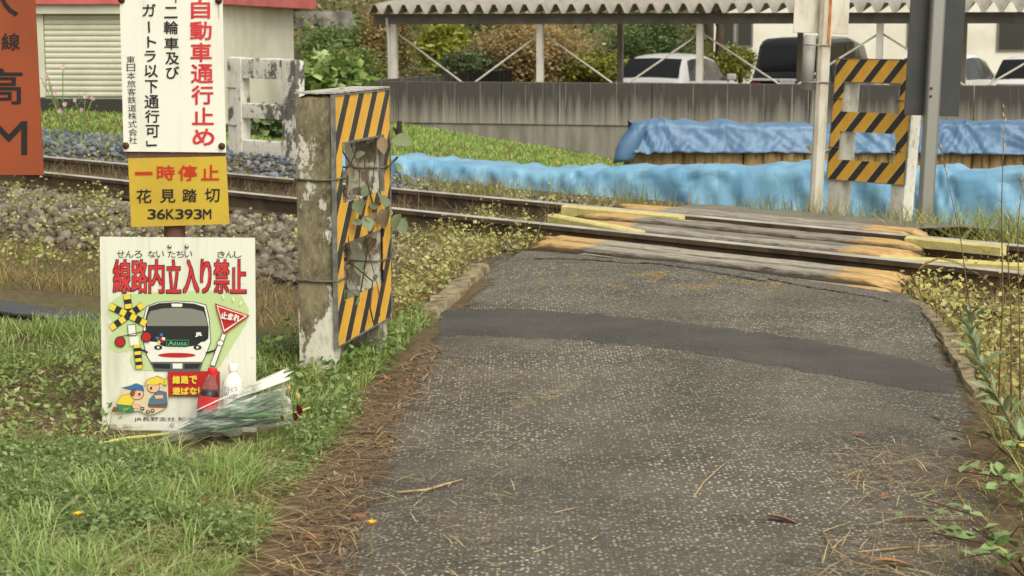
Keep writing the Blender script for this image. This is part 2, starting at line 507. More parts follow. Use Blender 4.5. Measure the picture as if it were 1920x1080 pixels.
edging('kerb_left', [(806, 580), (850, 540), (905, 494)], 0.12, '')
edging('kerb_right', [(1836, 730), (1793, 650), (1740, 580), (1716, 562)], 0.06, '')

# short paved ramp beyond the far deck edge
b = MB()
n = 16
for j in range(6):
    t = 1.80 + j * 0.16
    for i in range(n + 1):
        s = lerp(-8.6 - 0.3 * (t - 1.8), -6.55 + 0.5 * (t - 1.8), i / n)
        x, y = xy(s, t); b.v.append((x, y, -0.005 - 0.10 * max(0, t - 2.1) + 0.012 * nz(x * 4, y * 4)))
for j in range(5):
    for i in range(n):
        a = j * (n + 1) + i; b.f.append((a, a + 1, a + n + 2, a + n + 1)); b.m.append(0)
ramp = b.build('ramp', FARROAD); tag(ramp, kind='structure')

# ---- ballast
def bed_z(x, y): return terrain(x, y) + 0.02
b = MB(); ss = axis([(-60, -24, 4), (-24, 0, 0.3), (0, 20, 4)]); tt = axis([(-1.9, 3.4, 0.18)])
for t in tt:
    for s in ss:
        x, y = xy(s, t)
        e = 0.02 if -1.8 < t < 3.3 else -0.03
        b.v.append((x, y, terrain(x, y) + e + 0.012 * nz(x * 6, y * 6)))
for j in range(len(tt) - 1):
    for i in range(len(ss) - 1):
        a = j * len(ss) + i; b.f.append((a, a + 1, a + len(ss) + 1, a + len(ss))); b.m.append(0)
m = NT('ballast_fines'); vec = m.coord()
vo = m.node('ShaderNodeTexVoronoi'); m.set(vo.inputs['Vector'], vec); vo.inputs['Scale'].default_value = 22
sp = m.node('ShaderNodeSeparateColor'); m.t.links.new(vo.outputs['Color'], sp.inputs[0])
c = m.mix(sp.outputs[0], S(70, 62, 50), S(122, 110, 92))
m.bump(m.ramp(vo.outputs['Distance'], 0.5, 0.0), 1.0, 0.03)
bed = b.build('ballast_bed', m.fin(c, 0.95, 0, 0.15), smooth=True); tag(bed, kind='structure')

def ico():
    t = (1 + 5 ** 0.5) / 2
    v = np.array([(-1, t, 0), (1, t, 0), (-1, -t, 0), (1, -t, 0), (0, -1, t), (0, 1, t), (0, -1, -t), (0, 1, -t), (t, 0, -1), (t, 0, 1), (-t, 0, -1), (-t, 0, 1)]) / math.sqrt(1 + t * t)
    f = np.array([(0, 11, 5), (0, 5, 1), (0, 1, 7), (0, 7, 10), (0, 10, 11), (1, 5, 9), (5, 11, 4), (11, 10, 2), (10, 7, 6), (7, 1, 8), (3, 9, 4), (3, 4, 2), (3, 2, 6), (3, 6, 8), (3, 8, 9), (4, 9, 5), (2, 4, 11), (6, 2, 10), (8, 6, 7), (9, 8, 1)])
    return v, f
ICO_V, ICO_F = ico()
def rand_stone():
    v = ICO_V * (1 + rng.uniform(-0.28, 0.22, (12, 1))) * np.array([1.25, 0.95, 0.72]) * rng.uniform(0.8, 1.15, (1, 3))
    return v
def rot3(n):
    a = rng.uniform(0, 2 * PI, n); t = rng.normal(0, 0.5, n); u = rng.normal(0, 0.5, n)
    ca, sa, ct, s_t, cu, su = np.cos(a), np.sin(a), np.cos(t), np.sin(t), np.cos(u), np.sin(u)
    Rz = np.zeros((n, 3, 3)); Rz[:, 0, 0] = ca; Rz[:, 0, 1] = -sa; Rz[:, 1, 0] = sa; Rz[:, 1, 1] = ca; Rz[:, 2, 2] = 1
    Rx = np.zeros((n, 3, 3)); Rx[:, 0, 0] = 1; Rx[:, 1, 1] = ct; Rx[:, 1, 2] = -s_t; Rx[:, 2, 1] = s_t; Rx[:, 2, 2] = ct
    Ry = np.zeros((n, 3, 3)); Ry[:, 1, 1] = 1; Ry[:, 0, 0] = cu; Ry[:, 0, 2] = su; Ry[:, 2, 0] = -su; Ry[:, 2, 2] = cu
    return Rz @ Rx @ Ry
PROTO = [rand_stone() for _ in range(10)]
STONE_V = vcol_mat('ballast_stone_mass', 0.9, 0.4)
STONE_B = M('brown_ballast_stone', S(134, 123, 104), 0.92, S(92, 82, 66), 18, bump=0.5, bs=40, rnd=0.28)
STONE_G = M('bluish_ballast_stone', S(126, 130, 134), 0.9, S(92, 97, 104), 14, bump=0.4, bs=40, rnd=0.25)
def stone_pos(s0, s1, t0, t1, n, rmin, rmax, lift=0.4):
    out = []
    while len(out) < n:
        s, t = random.uniform(s0, s1), random.uniform(t0, t1); x, y = xy(s, t)
        r = random.uniform(rmin, rmax) * random.choice((0.7, 1, 1, 1.25))
        if -9.3 - t * .1 < s < -4.6 and -1.2 < t < 2.0 and abs(s + 7.0 + 0.55 * t) < 1.35: continue
        if y < 10.6 and road_l(y) - 0.12 < x < road_r(y) + 0.12: continue
        if abs(t) < 0.09 or abs(t - GAUGE) < 0.09: continue
        out.append((x, y, bed_z(x, y) + r * lift, r))
    return out
def stone_mass(name, pos, cols):
    n = len(pos); P = np.array(pos); R = rot3(n)
    base = np.stack([PROTO[i % 10] for i in range(n)])
    V = np.einsum('nij,nkj->nki', R, base) * P[:, 3][:, None, None] + P[:, None, :3]
    F_ = (ICO_F[None] + (np.arange(n) * 12)[:, None, None]).reshape(-1, 3)
    c = np.array(cols)[rng.integers(0, len(cols), n)] * rng.uniform(0.75, 1.25, (n, 1))
    o = fast_mesh(name, V.reshape(-1, 3), F_, STONE_V, np.repeat(c, 12, 0), bed)
    tag(o, kind='stuff'); return o
near_px = stone_pos(-16.5, -8.2, -1.75, -0.12, 2600, 0.024, 0.042)
far_px = stone_pos(-22, -12, 1.45, 3.3, 2400, 0.022, 0.038)
mid_px = stone_pos(-20, -8.8, 0.12, 1.05, 700, 0.02, 0.034, 0.1)
right_px = stone_pos(-5.2, 0, -1.7, 2.6, 700, 0.022, 0.038)
farr_px = stone_pos(-13, -8.9, 1.3, 2.5, 600, 0.02, 0.034)
near_px.sort(key=lambda p: p[1])
vis = [p for p in near_px if -3.2 < p[0] < 0.1]
big = vis[:210]; bs_ = set(big)
vis2 = sorted([p for p in far_px if p[0] > -5.2], key=lambda p: -p[3])
big2 = vis2[:90]; bs2 = set(big2)
stone_me = []
for i in range(10):
    for mt in (STONE_B, STONE_G):
        q = MB(); q.mesh(PROTO[i], ICO_F); stone_me.append(q.data('stone', mt))
for j, (lst, off) in enumerate(((big, 0), (big2, 1))):
    for k, (x, y, z, r) in enumerate(lst):
        o = link('stone', stone_me[(k % 10) * 2 + off], bed, (x, y, z)); o.scale = (r, r, r)
        o.rotation_euler = (random.gauss(0, 0.5), random.gauss(0, 0.5), random.uniform(0, 6.28))
BROWN = [S(140, 128, 106), S(120, 108, 88), S(104, 95, 80), S(152, 143, 124)]
BLUE = [S(124, 129, 134), S(108, 113, 120), S(140, 142, 140), S(92, 98, 106)]
stone_mass('stone_mass', [p for p in near_px if p not in bs_] + mid_px + right_px + farr_px, BROWN)
stone_mass('stone_mass', [p for p in far_px if p not in bs2], BLUE)

# ---- railway track: rails and sleepers
track = thing('railway_track', 'rusty single line railway track running past the plank crossing', 'railway track', (*xy(-7, 0.59), -0.15))
RUST = M('rail_side_rust', S(98, 80, 58), 0.8, S(70, 58, 44), 5, bump=0.4, bs=40)
RTOP = M('rail_head_steel', S(196, 190, 176), 0.5, S(168, 158, 140), 3, metal=0.15, spec=0.5)
for t in (0.0, GAUGE):
    z1 = 0.042 if t == 0 else 0.030
    prof = [(-0.061, z1 - 0.153), (-0.061, z1 - 0.142), (-0.012, z1 - 0.122), (-0.009, z1 - 0.045), (-0.033, z1 - 0.034), (-0.033, z1 - 0.006), (-0.026, z1),
            (0.026, z1), (0.033, z1 - 0.006), (0.033, z1 - 0.034), (0.009, z1 - 0.045), (0.012, z1 - 0.122), (0.061, z1 - 0.142), (0.061, z1 - 0.153)]
    b = MB(); ss = axis([(-70, -24, 6), (-24, 0, 0.8), (0, 25, 5)])
    for s in ss:
        for o, z in prof:
            x, y = xy(s, t + o); b.v.append((x, y, z))
    n = len(prof)
    for i in range(len(ss) - 1):
        for j in range(n):
            j2 = (j + 1) % n
            b.f.append((i * n + j, i * n + j2, (i + 1) * n + j2, (i + 1) * n + j)); b.m.append(1 if j in (5, 6, 7) else 0)
    b.build('rail', [RUST, RTOP], track)
SLEEP = M('sleeper_wood', S(92, 76, 58), 0.95, S(64, 54, 44), 9, stretch=(1, 1, 1), bump=0.6, bs=30)
qs = MB(); qs.box((-0.10, -0.95, -0.09), (0.10, 0.95, 0.0)); sm = qs.data('sleeper', SLEEP)
for k in range(34):
    s = -26 + k * 0.68
    if -9.0 < s < -5.0: continue
    x, y = xy(s, GAUGE / 2)
    o = link('sleeper', sm, track); o.location = (x - track.location.x, y - track.location.y, -0.125 + 0.15); o.rotation_euler = (0, 0, -PI / 4)

# ---- plank crossing
deck = thing('crossing_deck', 'weathered grey plank level crossing with orange painted ragged plank ends', 'level crossing', (*xy(-7.1, 0.5), 0.0))
m = NT('weathered_plank'); vec = m.coord('Object', (2.4, 16, 16))
g = m.noise(vec, 2.2, 8, 0.65)
c = m.mix(m.ramp(g, 0.32, 0.66), S(122, 114, 99), S(180, 170, 150))
c = m.mix(m.ramp(m.noise(m.coord('Object', (2.2, 18, 18), (5, 0, 0)), 2.5, 7, 0.7), 0.57, 0.63), c, S(56, 49, 40))
oi = m.node('ShaderNodeObjectInfo'); hs = m.node('ShaderNodeHueSaturation')
m.set(hs.inputs['Value'], m.ramp(oi.outputs['Random'], 0, 1, 0.72, 1.2)); m.set(hs.inputs['Color'], c); c = hs.outputs[0]
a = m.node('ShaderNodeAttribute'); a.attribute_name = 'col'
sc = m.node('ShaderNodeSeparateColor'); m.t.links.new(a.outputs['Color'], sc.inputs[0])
pm = m.math('ADD', sc.outputs[0], m.math('MULTIPLY', m.math('SUBTRACT', m.noise(m.coord('Object', (2.5, 9, 9)), 8, 8, 0.75), 0.5), 0.9))
paint = m.mix(m.ramp(m.noise(vec, 4, 6), 0.4, 0.6), S(216, 174, 108), S(182, 148, 98))
c = m.mix(m.ramp(m.math('ADD', pm, m.math('MULTIPLY', m.math('SUBTRACT', g, 0.5), 1.2)), 0.52, 0.555, 0.0, 0.92), c, paint)
c = m.mix(m.ramp(m.math('ADD', sc.outputs[1], m.math('MULTIPLY', m.math('SUBTRACT', m.noise(m.coord('Object', (2, 6, 6)), 5, 6, .7), .5), .8)), .30, .85, 0, .88), c, S(52, 45, 36))     # shade of the gaps between planks, painted along their edges
m.bump(m.math('ADD', g, m.noise(m.coord('Object', (1, 30, 30)), 3, 5)), 0.7, 0.012)
PLANK = m.fin(c, 0.9, 0, 0.2)
def plank(t0, t1, sl, sr, pl, pr, zt=0.026, rag=0.10):
    nxs, nys = 30, 6; V = []; C_ = []
    el = [random.choice((-1.5, -.9, .2, .6)) * rag * random.uniform(.6, 1.2) for _ in range(nys + 1)]; er = [random.choice((1.5, .9, -.2, -.6)) * rag * random.uniform(.6, 1.2) for _ in range(nys + 1)]
    sd = random.uniform(0, 99)
    for i in range(nxs + 1):
        for j in range(nys + 1):
            f = i / nxs; t = lerp(t0, t1, j / nys)
            s = lerp(sl + el[j] - 0.25 * (t - t0), sr + er[j] - 0.25 * (t - t0), f)
            edge = -0.030 if j in (0, nys) else 0
            edge -= 0.02 if i in (0, nxs) else 0
            z = zt + edge + 0.007 * nz(s * 1.2, t * 9, sd) + 0.004 * nz(s * 5, t * 30, sd)
            if i in (0, nxs): z -= 0.012 * random.random()
            x, y = xy(s, t); V.append((s, t, z))
            v = max(1 - (s - sl) / pl if pl > 0 else 0, 1 - (sr - s) / pr if pr > 0 else 0)
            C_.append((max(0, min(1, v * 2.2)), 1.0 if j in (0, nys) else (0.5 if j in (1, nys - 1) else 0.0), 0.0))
    n1 = len(V)
    F_ = []
    W = nys + 1
    for i in range(nxs):
        for j in range(nys):
            a = i * W + j; F_ += [(a, a + W, a + W + 1), (a, a + W + 1, a + 1)]
    for i in list(range(nxs + 1)):
        for j in (0, nys):
            s, t, z = V[i * W + j]; V.append((s, t, zt - 0.13)); C_.append(C_[i * W + j])
    for i in range(nxs):
        a, a2 = i * W, (i + 1) * W; c0, c1 = n1 + i * 2, n1 + (i + 1) * 2
        F_ += [(a, c0, c1), (a, c1, a2)]
        a, a2 = i * W + nys, (i + 1) * W + nys
        F_ += [(a, a2, c1 + 1), (a, c1 + 1, c0 + 1)]
    for i in (0, nxs):
        k = [i * W + j for j in range(W)] + [n1 + i * 2 + 1, n1 + i * 2]
        for q in range(1, len(k) - 1): F_.append((k[0], k[q], k[q + 1]) if i == 0 else (k[0], k[q + 1], k[q]))
    sm_ = (sl + sr) / 2; tm = (t0 + t1) / 2
    Vl = np.array(V); Vl[:, 0] -= sm_; Vl[:, 1] -= tm
    ox, oy = random.uniform(-20, 20), random.uniform(-9, 9); Vl[:, 0] += ox; Vl[:, 1] += oy      # each plank shows its own grain
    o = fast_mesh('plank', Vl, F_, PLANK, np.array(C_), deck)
    x, y = xy(sm_ - ox, tm - oy); o.location = (x - deck.location.x, y - deck.location.y, 0); o.rotation_euler = (0, 0, -PI / 4)
    return o
def s_of(px, py, z=0.03):
    p = gr(px, py, z); return st(p.x, p.y)
# (t0, t1, left end, right end, left paint, right paint)
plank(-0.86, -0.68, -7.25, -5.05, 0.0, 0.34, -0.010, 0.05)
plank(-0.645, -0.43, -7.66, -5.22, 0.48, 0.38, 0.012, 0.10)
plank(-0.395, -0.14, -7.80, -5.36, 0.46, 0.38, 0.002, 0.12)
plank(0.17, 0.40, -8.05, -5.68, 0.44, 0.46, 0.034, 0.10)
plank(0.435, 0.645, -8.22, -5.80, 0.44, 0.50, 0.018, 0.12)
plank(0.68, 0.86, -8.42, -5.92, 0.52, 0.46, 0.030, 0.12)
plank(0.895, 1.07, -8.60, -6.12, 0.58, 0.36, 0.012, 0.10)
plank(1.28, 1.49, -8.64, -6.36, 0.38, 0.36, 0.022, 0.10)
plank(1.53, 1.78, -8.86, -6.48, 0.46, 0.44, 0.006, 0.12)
# yellow guide timbers lying against the rails
YT = NT('faded_yellow_timber'); vec = YT.coord('Object', (1, 5, 5))
c = YT.mix(YT.ramp(YT.noise(vec, 3, 8, 0.7), 0.40, 0.62), S(216, 202, 132), S(198, 184, 114))
c = YT.mix(YT.ramp(YT.noise(vec, 9, 8, 0.7), 0.60, 0.68), c, S(118, 100, 66))
YT.bump(YT.noise(vec, 10, 6), 0.5, 0.01); YT = YT.fin(c, 0.8, 0, 0.25)
def timber(sa, ta, sb, tb, w=0.075, h=0.085, zt=0.03, zb=None):
    A = Vector((*xy(sa, ta), 0)); B = Vector((*xy(sb, tb), 0)); d = (B - A).normalized(); n_ = Vector((-d.y, d.x, 0))
    b = MB(); k = 8
    for i in range(k + 1):
        p = A.lerp(B, i / k); zz = lerp(zt, zb if zb is not None else zt, i / k)
        for o, z in ((-w / 2, zz - h), (-w / 2, zz - 0.012), (-w / 2 + 0.012, zz), (w / 2 - 0.012, zz), (w / 2, zz - 0.012), (w / 2, zz - h)):
            q = p + n_ * (o + 0.004 * nz(i * 1.1, o * 50)); b.v.append((q.x, q.y, z + 0.004 * nz(i * 0.9, o * 40, 3)))
    for i in range(k):
        for j in range(6):
            j2 = (j + 1) % 6; b.f.append((i * 6 + j, i * 6 + j2, i * 6 + 6 + j2, i * 6 + 6 + j)); b.m.append(0)
    b.f.append(tuple(reversed(range(6)))); b.m.append(0); b.f.append(tuple(range(k * 6, k * 6 + 6))); b.m.append(0)
    return b.build('guide_timber', YT, deck)
timber(-9.02, 1.06, -7.95, 1.10, zt=.034)
timber(-8.45, 0.34, -7.45, 0.085, 0.09, 0.10, 0.060, 0.045)
timber(-6.15, 1.11, -5.45, 1.04, 0.06, 0.06, .030, .036)
timber(-5.65, 0.08, -4.85, 0.22, 0.07, 0.07, 0.044, 0.058)

# ================================================================ LETTERING
_glyph = {}
def load_glyphs(items):
    """mesh outlines of characters from Blender's built-in font"""
    objs = []
    for ch, off in items:
        cu = bpy.data.curves.new('glyph', 'FONT'); cu.body = ch; cu.size = 1; cu.offset = 0; cu.resolution_u = 3
        ob = bpy.data.objects.new('glyph', cu); COL.objects.link(ob); objs.append((ch, off, ob, cu))
    bpy.context.view_layer.update()
    dg = bpy.context.evaluated_depsgraph_get()
    for ch, off, ob, cu in objs:
        ev = ob.evaluated_get(dg); me = ev.to_mesh()
        vs = np.array([v.co[:2] for v in me.vertices]); fs = [tuple(p.vertices) for p in me.polygons]
        _glyph[(ch, off)] = (vs, fs); ev.to_mesh_clear()
    for ch, off, ob, cu in objs:
        bpy.data.objects.remove(ob); bpy.data.curves.remove(cu)
BOLD, THIN, FAT = 0.014, 0.005, 0.0181
glyph_jobs = set()
JOBS = []      # (mesh builder, text, offset, box, plane Y, lift, skew, material index)
def text(mb, s, box, Y, off=BOLD, lift=0.002, skew=0.0, mi=0, per_char=False, rot=0.0):
    x0, y0, x1, y1 = box
    if per_char:
        w = (x1 - x0) / len(s)
        for i, ch in enumerate(s):
            if ch != ' ': text(mb, ch, (x0 + w * i + 0.04 * w, y0, x0 + w * (i + 0.96), y1), Y, off, lift, skew, mi, False, rot)
        return
    glyph_jobs.add((s, off)); JOBS.append((mb, s, off, box, Y, lift, skew, mi, rot))
def run_text():
    load_glyphs(sorted(glyph_jobs))
    for mb, s, off, (x0, y0, x1, y1), Y, lift, skew, mi, rot in JOBS:
        vs, fs = _glyph[(s, off)]
        mb.chars = getattr(mb, 'chars', []); ch = MB(); mb.chars.append(ch)
        lo, hi = vs.min(0), vs.max(0)
        cx, cy = (x0 + x1) / 2, (y0 + y1) / 2
        g = 1.0 if off == 0.0182 else 0.0           # outline print: grown a little
        fat = (0.7 + g) if off in (0.0181, 0.0182) else (0.35 if off == BOLD else 0.0)
        for q, (ox, oy) in enumerate(((0, 0), (1, 1), (-1, -1), (1, -1), (-1, 1)) if fat else ((0, 0),)):
            pts = []
            for v in vs:
                u = (v - lo) / (hi - lo)
                px = lerp(x0 + fat, x1 - fat, u[0]) + ox * fat; py = lerp(y1 - fat, y0 + fat, u[1]) + oy * fat
                if rot:
                    dx, dy = px - cx, py - cy; px, py = cx + dx * math.cos(rot) - dy * math.sin(rot), cy + dx * math.sin(rot) + dy * math.cos(rot)
                py += (px - cx) * skew
                pts.append(at(px, py, Y - lift - 0.00008 * q))
            ch.mesh(pts, fs, mi)

def flat(mb, px, Y, lift, mi=0):
    mb.poly([at(x, y, Y - lift) for x, y in px][::-1], mi)
def circ(cx, cy, rx, ry=None, n=20): 
    ry = rx if ry is None else ry
    return [(cx + rx * math.cos(2 * PI * k / n), cy + ry * math.sin(2 * PI * k / n)) for k in range(n)]
def plate(name, corners, Y, mat, parent, th=0.003, rad=0.0):
    b = MB(); pts = [at(x, y, Y) for x, y in corners]
    b.prism([p + Vector((0, 0, 0)) for p in pts], (0, th, 0)); return b.build(name, mat, parent)

# ================================================================ SIGNPOST WITH THREE SIGNS
YS = 5.76
base = at(337, 815, YS + 0.04); base.z = 0.0
sp_ = thing('sign_post', 'brown post carrying white notice, yellow stop plate and white poster in grass', 'sign post', (base.x, base.y, 0))
POSTBR = M('brown_painted_steel', S(104, 68, 54), 0.7, S(78, 56, 46), 12, bump=0.3, bs=50)
SIGNW = NT('white_enamel'); vec = SIGNW.coord('Object', (7, 7, 0.9))
c = SIGNW.mix(SIGNW.ramp(SIGNW.noise(vec, 3, 6), 0.52, 0.75, 0, 0.5), S(228, 226, 208), S(202, 198, 174))
SIGNW = SIGNW.fin(c, 0.45, 0, 0.4)
POSTW = NT('poster_board'); vec = POSTW.coord('Object', (9, 9, 0.7))
c = POSTW.mix(POSTW.ramp(POSTW.noise(vec, 2.5, 6), 0.50, 0.72, 0, 0.75), S(222, 221, 200), S(190, 188, 162))
c = POSTW.mix(POSTW.ramp(POSTW.noise(POSTW.coord(), 30, 6, 0.7), 0.62, 0.72, 0, 0.5), c, S(150, 146, 122))
POSTW = POSTW.fin(c, 0.5, 0, 0.35)
SIGNY = M('yellow_enamel', S(196, 166, 54), 0.5, S(184, 154, 50), 5, spec=0.4)
INKB = M('black_print', S(38, 36, 34), 0.5); INKR = M('red_print', S(196, 40, 44), 0.5, S(205, 62, 62), 9)
INKR2 = M('orange_red_print', S(190, 52, 28), 0.5)
BOLT = M('rusty_bolt', S(74, 48, 36), 0.6, S(100, 62, 42), 40, metal=0.4)
STEELB = M('steel_bolt', S(170, 168, 158), 0.35, metal=0.8)
b = MB(); b.tube([(base.x, YS + 0.045, -0.4), (base.x, YS + 0.045, 1.62)], 0.034, 14); b.build('post', POSTBR, sp_, True)
pl = at(236, 285, YS); pr = at(421, 293, YS)
b = MB(); b.box((pl.x, YS + 0.006, pr.z - 0.004), (pr.x, YS + 0.012, pl.z + 0.012)); b.build('cross_bar', POSTBR, sp_)
# white notice
w_ = plate('notice_plate', [(224, -14), (417, -16), (424, 286), (232, 284)], YS, SIGNW, sp_)
b = MB()
for ch, bx in zip('自動車通行止め', [(358, -1, 394, 35), (356, 40, 397, 75), (357, 80, 397, 116), (358, 120, 400, 156), (359, 160, 400, 196), (360, 201, 401, 234), (361, 241, 402, 273)]):
    text(b, ch, bx, YS, FAT, mi=1)
for ch, bx in zip('二輪車及び', [(308, 13, 333, 34), (307, 39, 334, 64), (308, 70, 335, 93), (310, 98, 336, 121), (311, 124, 336, 148)]):
    text(b, ch, bx, YS, BOLD)
for ch, bx in zip('ガトラ以下通行可', [(267, 7, 292, 31), (276, 68, 293, 89), (271, 95, 292, 116), (271, 121, 296, 145), (272, 150, 296, 175), (271, 178, 298, 203), (272, 206, 299, 230), (273, 234, 299, 258)]):
    text(b, ch, bx, YS, BOLD)
flat(b, [(277, 40), (280.5, 40), (281.5, 61), (278, 61)], YS, 0.002)
flat(b, [(324, -4), (331, -4), (331, 5), (328.5, 5), (328.5, -1.5), (324, -1.5)], YS, 0.002)
flat(b, [(274, 264), (276.5, 264), (277, 271), (294, 270.5), (294.5, 273.5), (274.5, 274.5)], YS, 0.002)
for i, ch in enumerate('東日本旅客鉄道株式会社'):
    x = 237 + i * 0.45; text(b, ch, (x, 105 + i * 15.1, x + 16, 105 + i * 15.1 + 13.5), YS, THIN)
let1 = b
LETTERS = [(b, 'lettering', [INKB, INKR], w_)]
for px, py in ((236, 273), (416, 274), (228, 0), (410, 1)):
    b = MB(); p = at(px, py, YS)
    b.lathe([(0.0, 0.010), (0.008, 0.009), (0.011, 0.004), (0.011, 0)], 12, mat=Matrix.Translation(p) @ Matrix.Rotation(PI / 2, 4, 'X'))
    o = b.build('bolt', BOLT, sp_, True)
RSTAIN = NT('rust_run'); RSTAIN.fin(S(170, 110, 50), 0.8); RSTAIN.set(RSTAIN.b.inputs['Alpha'], RSTAIN.ramp(RSTAIN.noise(RSTAIN.coord('Object', (60, 60, 6)), 1.6, 4), 0.4, 0.7, 0, 0.75)); RSTAIN = RSTAIN.mat
b = MB(); flat(b, [(226, 6), (230, 6), (229, 34), (227, 30)], YS, 0.0012); flat(b, [(408, 6), (412, 6), (411, 38), (409, 32)], YS, 0.0012); LETTERS.append((b, 'rust_stain', RSTAIN, w_))
# yellow plate
y_ = plate('stop_plate', [(240, 297), (424, 293), (430, 420), (246, 426)], YS, SIGNY, sp_)
b = MB(); sk = -0.012
for ch, bx in zip('一時停止', [(253, 322, 286, 328), (294, 310, 328, 338), (334, 310, 369, 339), (377, 309, 411, 338)]): text(b, ch, bx, YS, FAT, mi=1, skew=sk)
for ch, bx in zip('花見踏切', [(256, 355, 284, 381), (300, 355, 329, 380), (342, 354, 369, 379), (384, 353, 412, 379)]): text(b, ch, bx, YS, BOLD, skew=sk)
text(b, '36K393M', (276, 392, 397, 411), YS, BOLD, skew=sk, per_char=True)
LETTERS.append((b, 'lettering', [INKB, INKR2], y_))
# poster
po = plate('poster_board', [(187, 444), (478, 446), (481, 812), (192, 818)], YS, POSTW, sp_, 0.004)
for px, py in ((318, 462), (350, 462), (323, 797), (201, 798)):
    b = MB(); p = at(px, py, YS)
    b.lathe([(0.0, 0.007), (0.005, 0.0065), (0.0075, 0.002), (0.0075, 0)], 12, mat=Matrix.Translation(p) @ Matrix.Rotation(PI / 2, 4, 'X'))
    b.build('bolt', STEELB, sp_, True)
b = MB(); b2 = MB()
for s, bx in (('せんろ', (218, 470, 267, 483)), ('ない', (277, 470, 308, 483)), ('たちい', (314, 470, 361, 483)), ('きんし', (407, 471, 454, 483))):
    text(b, s, bx, YS, 0.015, per_char=True)
for ch, (x0, x1) in zip('線路内立入り禁止', [(212, 245), (246, 277), (279, 308), (312, 339), (343, 373), (376, 396), (401, 430), (432, 462)]):
    text(b, ch, (x0 - 1, 485, x1 + 1, 551), YS, 0.0182, 0.0022, mi=0)
    text(b, ch, (x0 + .5, 487, x1 - .5, 549), YS, 0.0181, 0.0030, mi=1)
def Z(pts): return [(160 + x / 3.176, 540 + y / 3.176) for x, y in pts]
INKS = [M('print_' + n, S(*c), 0.5) for n, c in (('green', (186, 204, 142)), ('white', (226, 224, 208)), ('black', (44, 44, 42)), ('grey', (128, 128, 116)),
        ('red', (178, 40, 40)), ('yellow', (224, 200, 70)), ('skin', (226, 178, 140)), ('blue', (62, 108, 156)), ('leafgreen', (62, 128, 84)), ('brown', (124, 84, 62)), ('beige', (212, 196, 158)), ('darkgrey', (92, 96, 96)), ('denim', (86, 116, 134)))]
GRN, WHT, BLK, GRY, RED, YEL, SKN, BLU, LFG, BRN, BEI, DGR, DEN = range(13)
il = MB(); L0 = 0.0010; nlayer = [0]
def draw(pts, mi, raw=False):
    nlayer[0] += 1
    flat(il, pts if raw else Z(pts), YS, L0 + 0.00012 * nlayer[0], mi)
def thick(p, q, w, mi):
    d = Vector((q[0] - p[0], q[1] - p[1])); d.normalize(); n_ = Vector((-d.y, d.x)) * w / 2
    draw([(p[0] + n_.x, p[1] + n_.y), (q[0] + n_.x, q[1] + n_.y), (q[0] - n_.x, q[1] - n_.y), (p[0] - n_.x, p[1] - n_.y)], mi)
def banded(p, q, w, n):
    thick(p, q, w + 5, BLK)
    for k in range(n):
        f0, f1 = k / n, (k + 1) / n
        if k % 2 == 0: thick((lerp(p[0], q[0], f0), lerp(p[1], q[1], f0)), (lerp(p[0], q[0], f1), lerp(p[1], q[1], f1)), w, YEL)
draw([(140, 90), (215, 38), (480, 20), (760, 15), (930, 45), (975, 130), (960, 210), (890, 320), (800, 470), (700, 490), (290, 492), (262, 430), (290, 370), (190, 385), (138, 350), (150, 280), (185, 235), (128, 150)], GRN)
draw([(346, 340), (340, 200), (362, 108), (430, 83), (540, 75), (652, 82), (720, 98), (740, 180), (750, 322), (724, 392), (694, 458), (392, 458), (362, 402)], BLK)
draw([(351, 338), (345, 200), (366, 112), (432, 87), (540, 79), (650, 86), (716, 102), (735, 182), (745, 320), (720, 390), (690, 453), (396, 453), (367, 400)], WHT)
draw([(358, 235), (360, 170), (378, 110), (440, 90), (545, 84), (650, 93), (708, 112), (722, 170), (735, 235), (733, 300), (690, 338), (600, 352), (480, 350), (400, 330), (362, 290)], BLK)
draw([(366, 226), (370, 172), (386, 138), (460, 122), (545, 118), (640, 124), (702, 140), (720, 180), (728, 226)], GRY)
draw([(512, 93), (578, 93), (576, 112), (516, 112)], WHT)
draw([(370, 318), (428, 322), (476, 364), (388, 364)], WHT); draw([(728, 318), (690, 322), (636, 364), (716, 364)], WHT)
for cx in (434, 668):
    draw(Z(circ(cx, 354, 25, 15, 14)), BLK, True); draw(Z(circ(cx, 354, 8, 7, 10)), WHT, True)
draw(Z(circ(545, 400, 112, 14, 24)), RED, True)
draw([(383, 440), (702, 440), (682, 498), (412, 496)], DGR); draw([(398, 450), (505, 452), (505, 482), (412, 478)], BLK); draw([(590, 452), (690, 450), (672, 480), (590, 482)], BLK)
draw([(520, 449), (578, 449), (576, 480), (522, 480)], WHT)
draw([(480, 308), (617, 308), (615, 346), (482, 346)], LFG); draw([(485, 313), (612, 313), (610, 341), (487, 341)], BLK)
for i, (x, y, mi) in enumerate(((446, 268, BLU), (422, 288, BLU), (444, 292, RED), (432, 312, YEL), (458, 292, WHT), (448, 304, RED))): draw([(x, y), (x + 18, y + 4), (x + 14, y + 22), (x - 4, y + 16)], mi)
banded((247, 40), (262, 150), 40, 4); banded((150, 240), (345, 100), 36, 7); banded((148, 108), (362, 212), 38, 7)
draw([(250, 218), (300, 216), (305, 284), (255, 286)], BLK); draw([(254, 222), (297, 220), (301, 280), (258, 282)], WHT)
draw([(262, 290), (316, 288), (320, 342), (268, 344)], WHT)
thick((200, 292), (365, 254), 5, BLK)
for cx, cy in ((207, 320), (363, 291)): draw(Z(circ(cx, cy, 33)), BLK, True); draw(Z(circ(cx, cy, 27)), RED, True)
banded((306, 336), (322, 480), 38, 7)
thick((318, 360), (372, 384), 11, BLK); thick((718, 388), (770, 372), 11, BLK); thick((768, 376), (792, 340), 9, BLK)
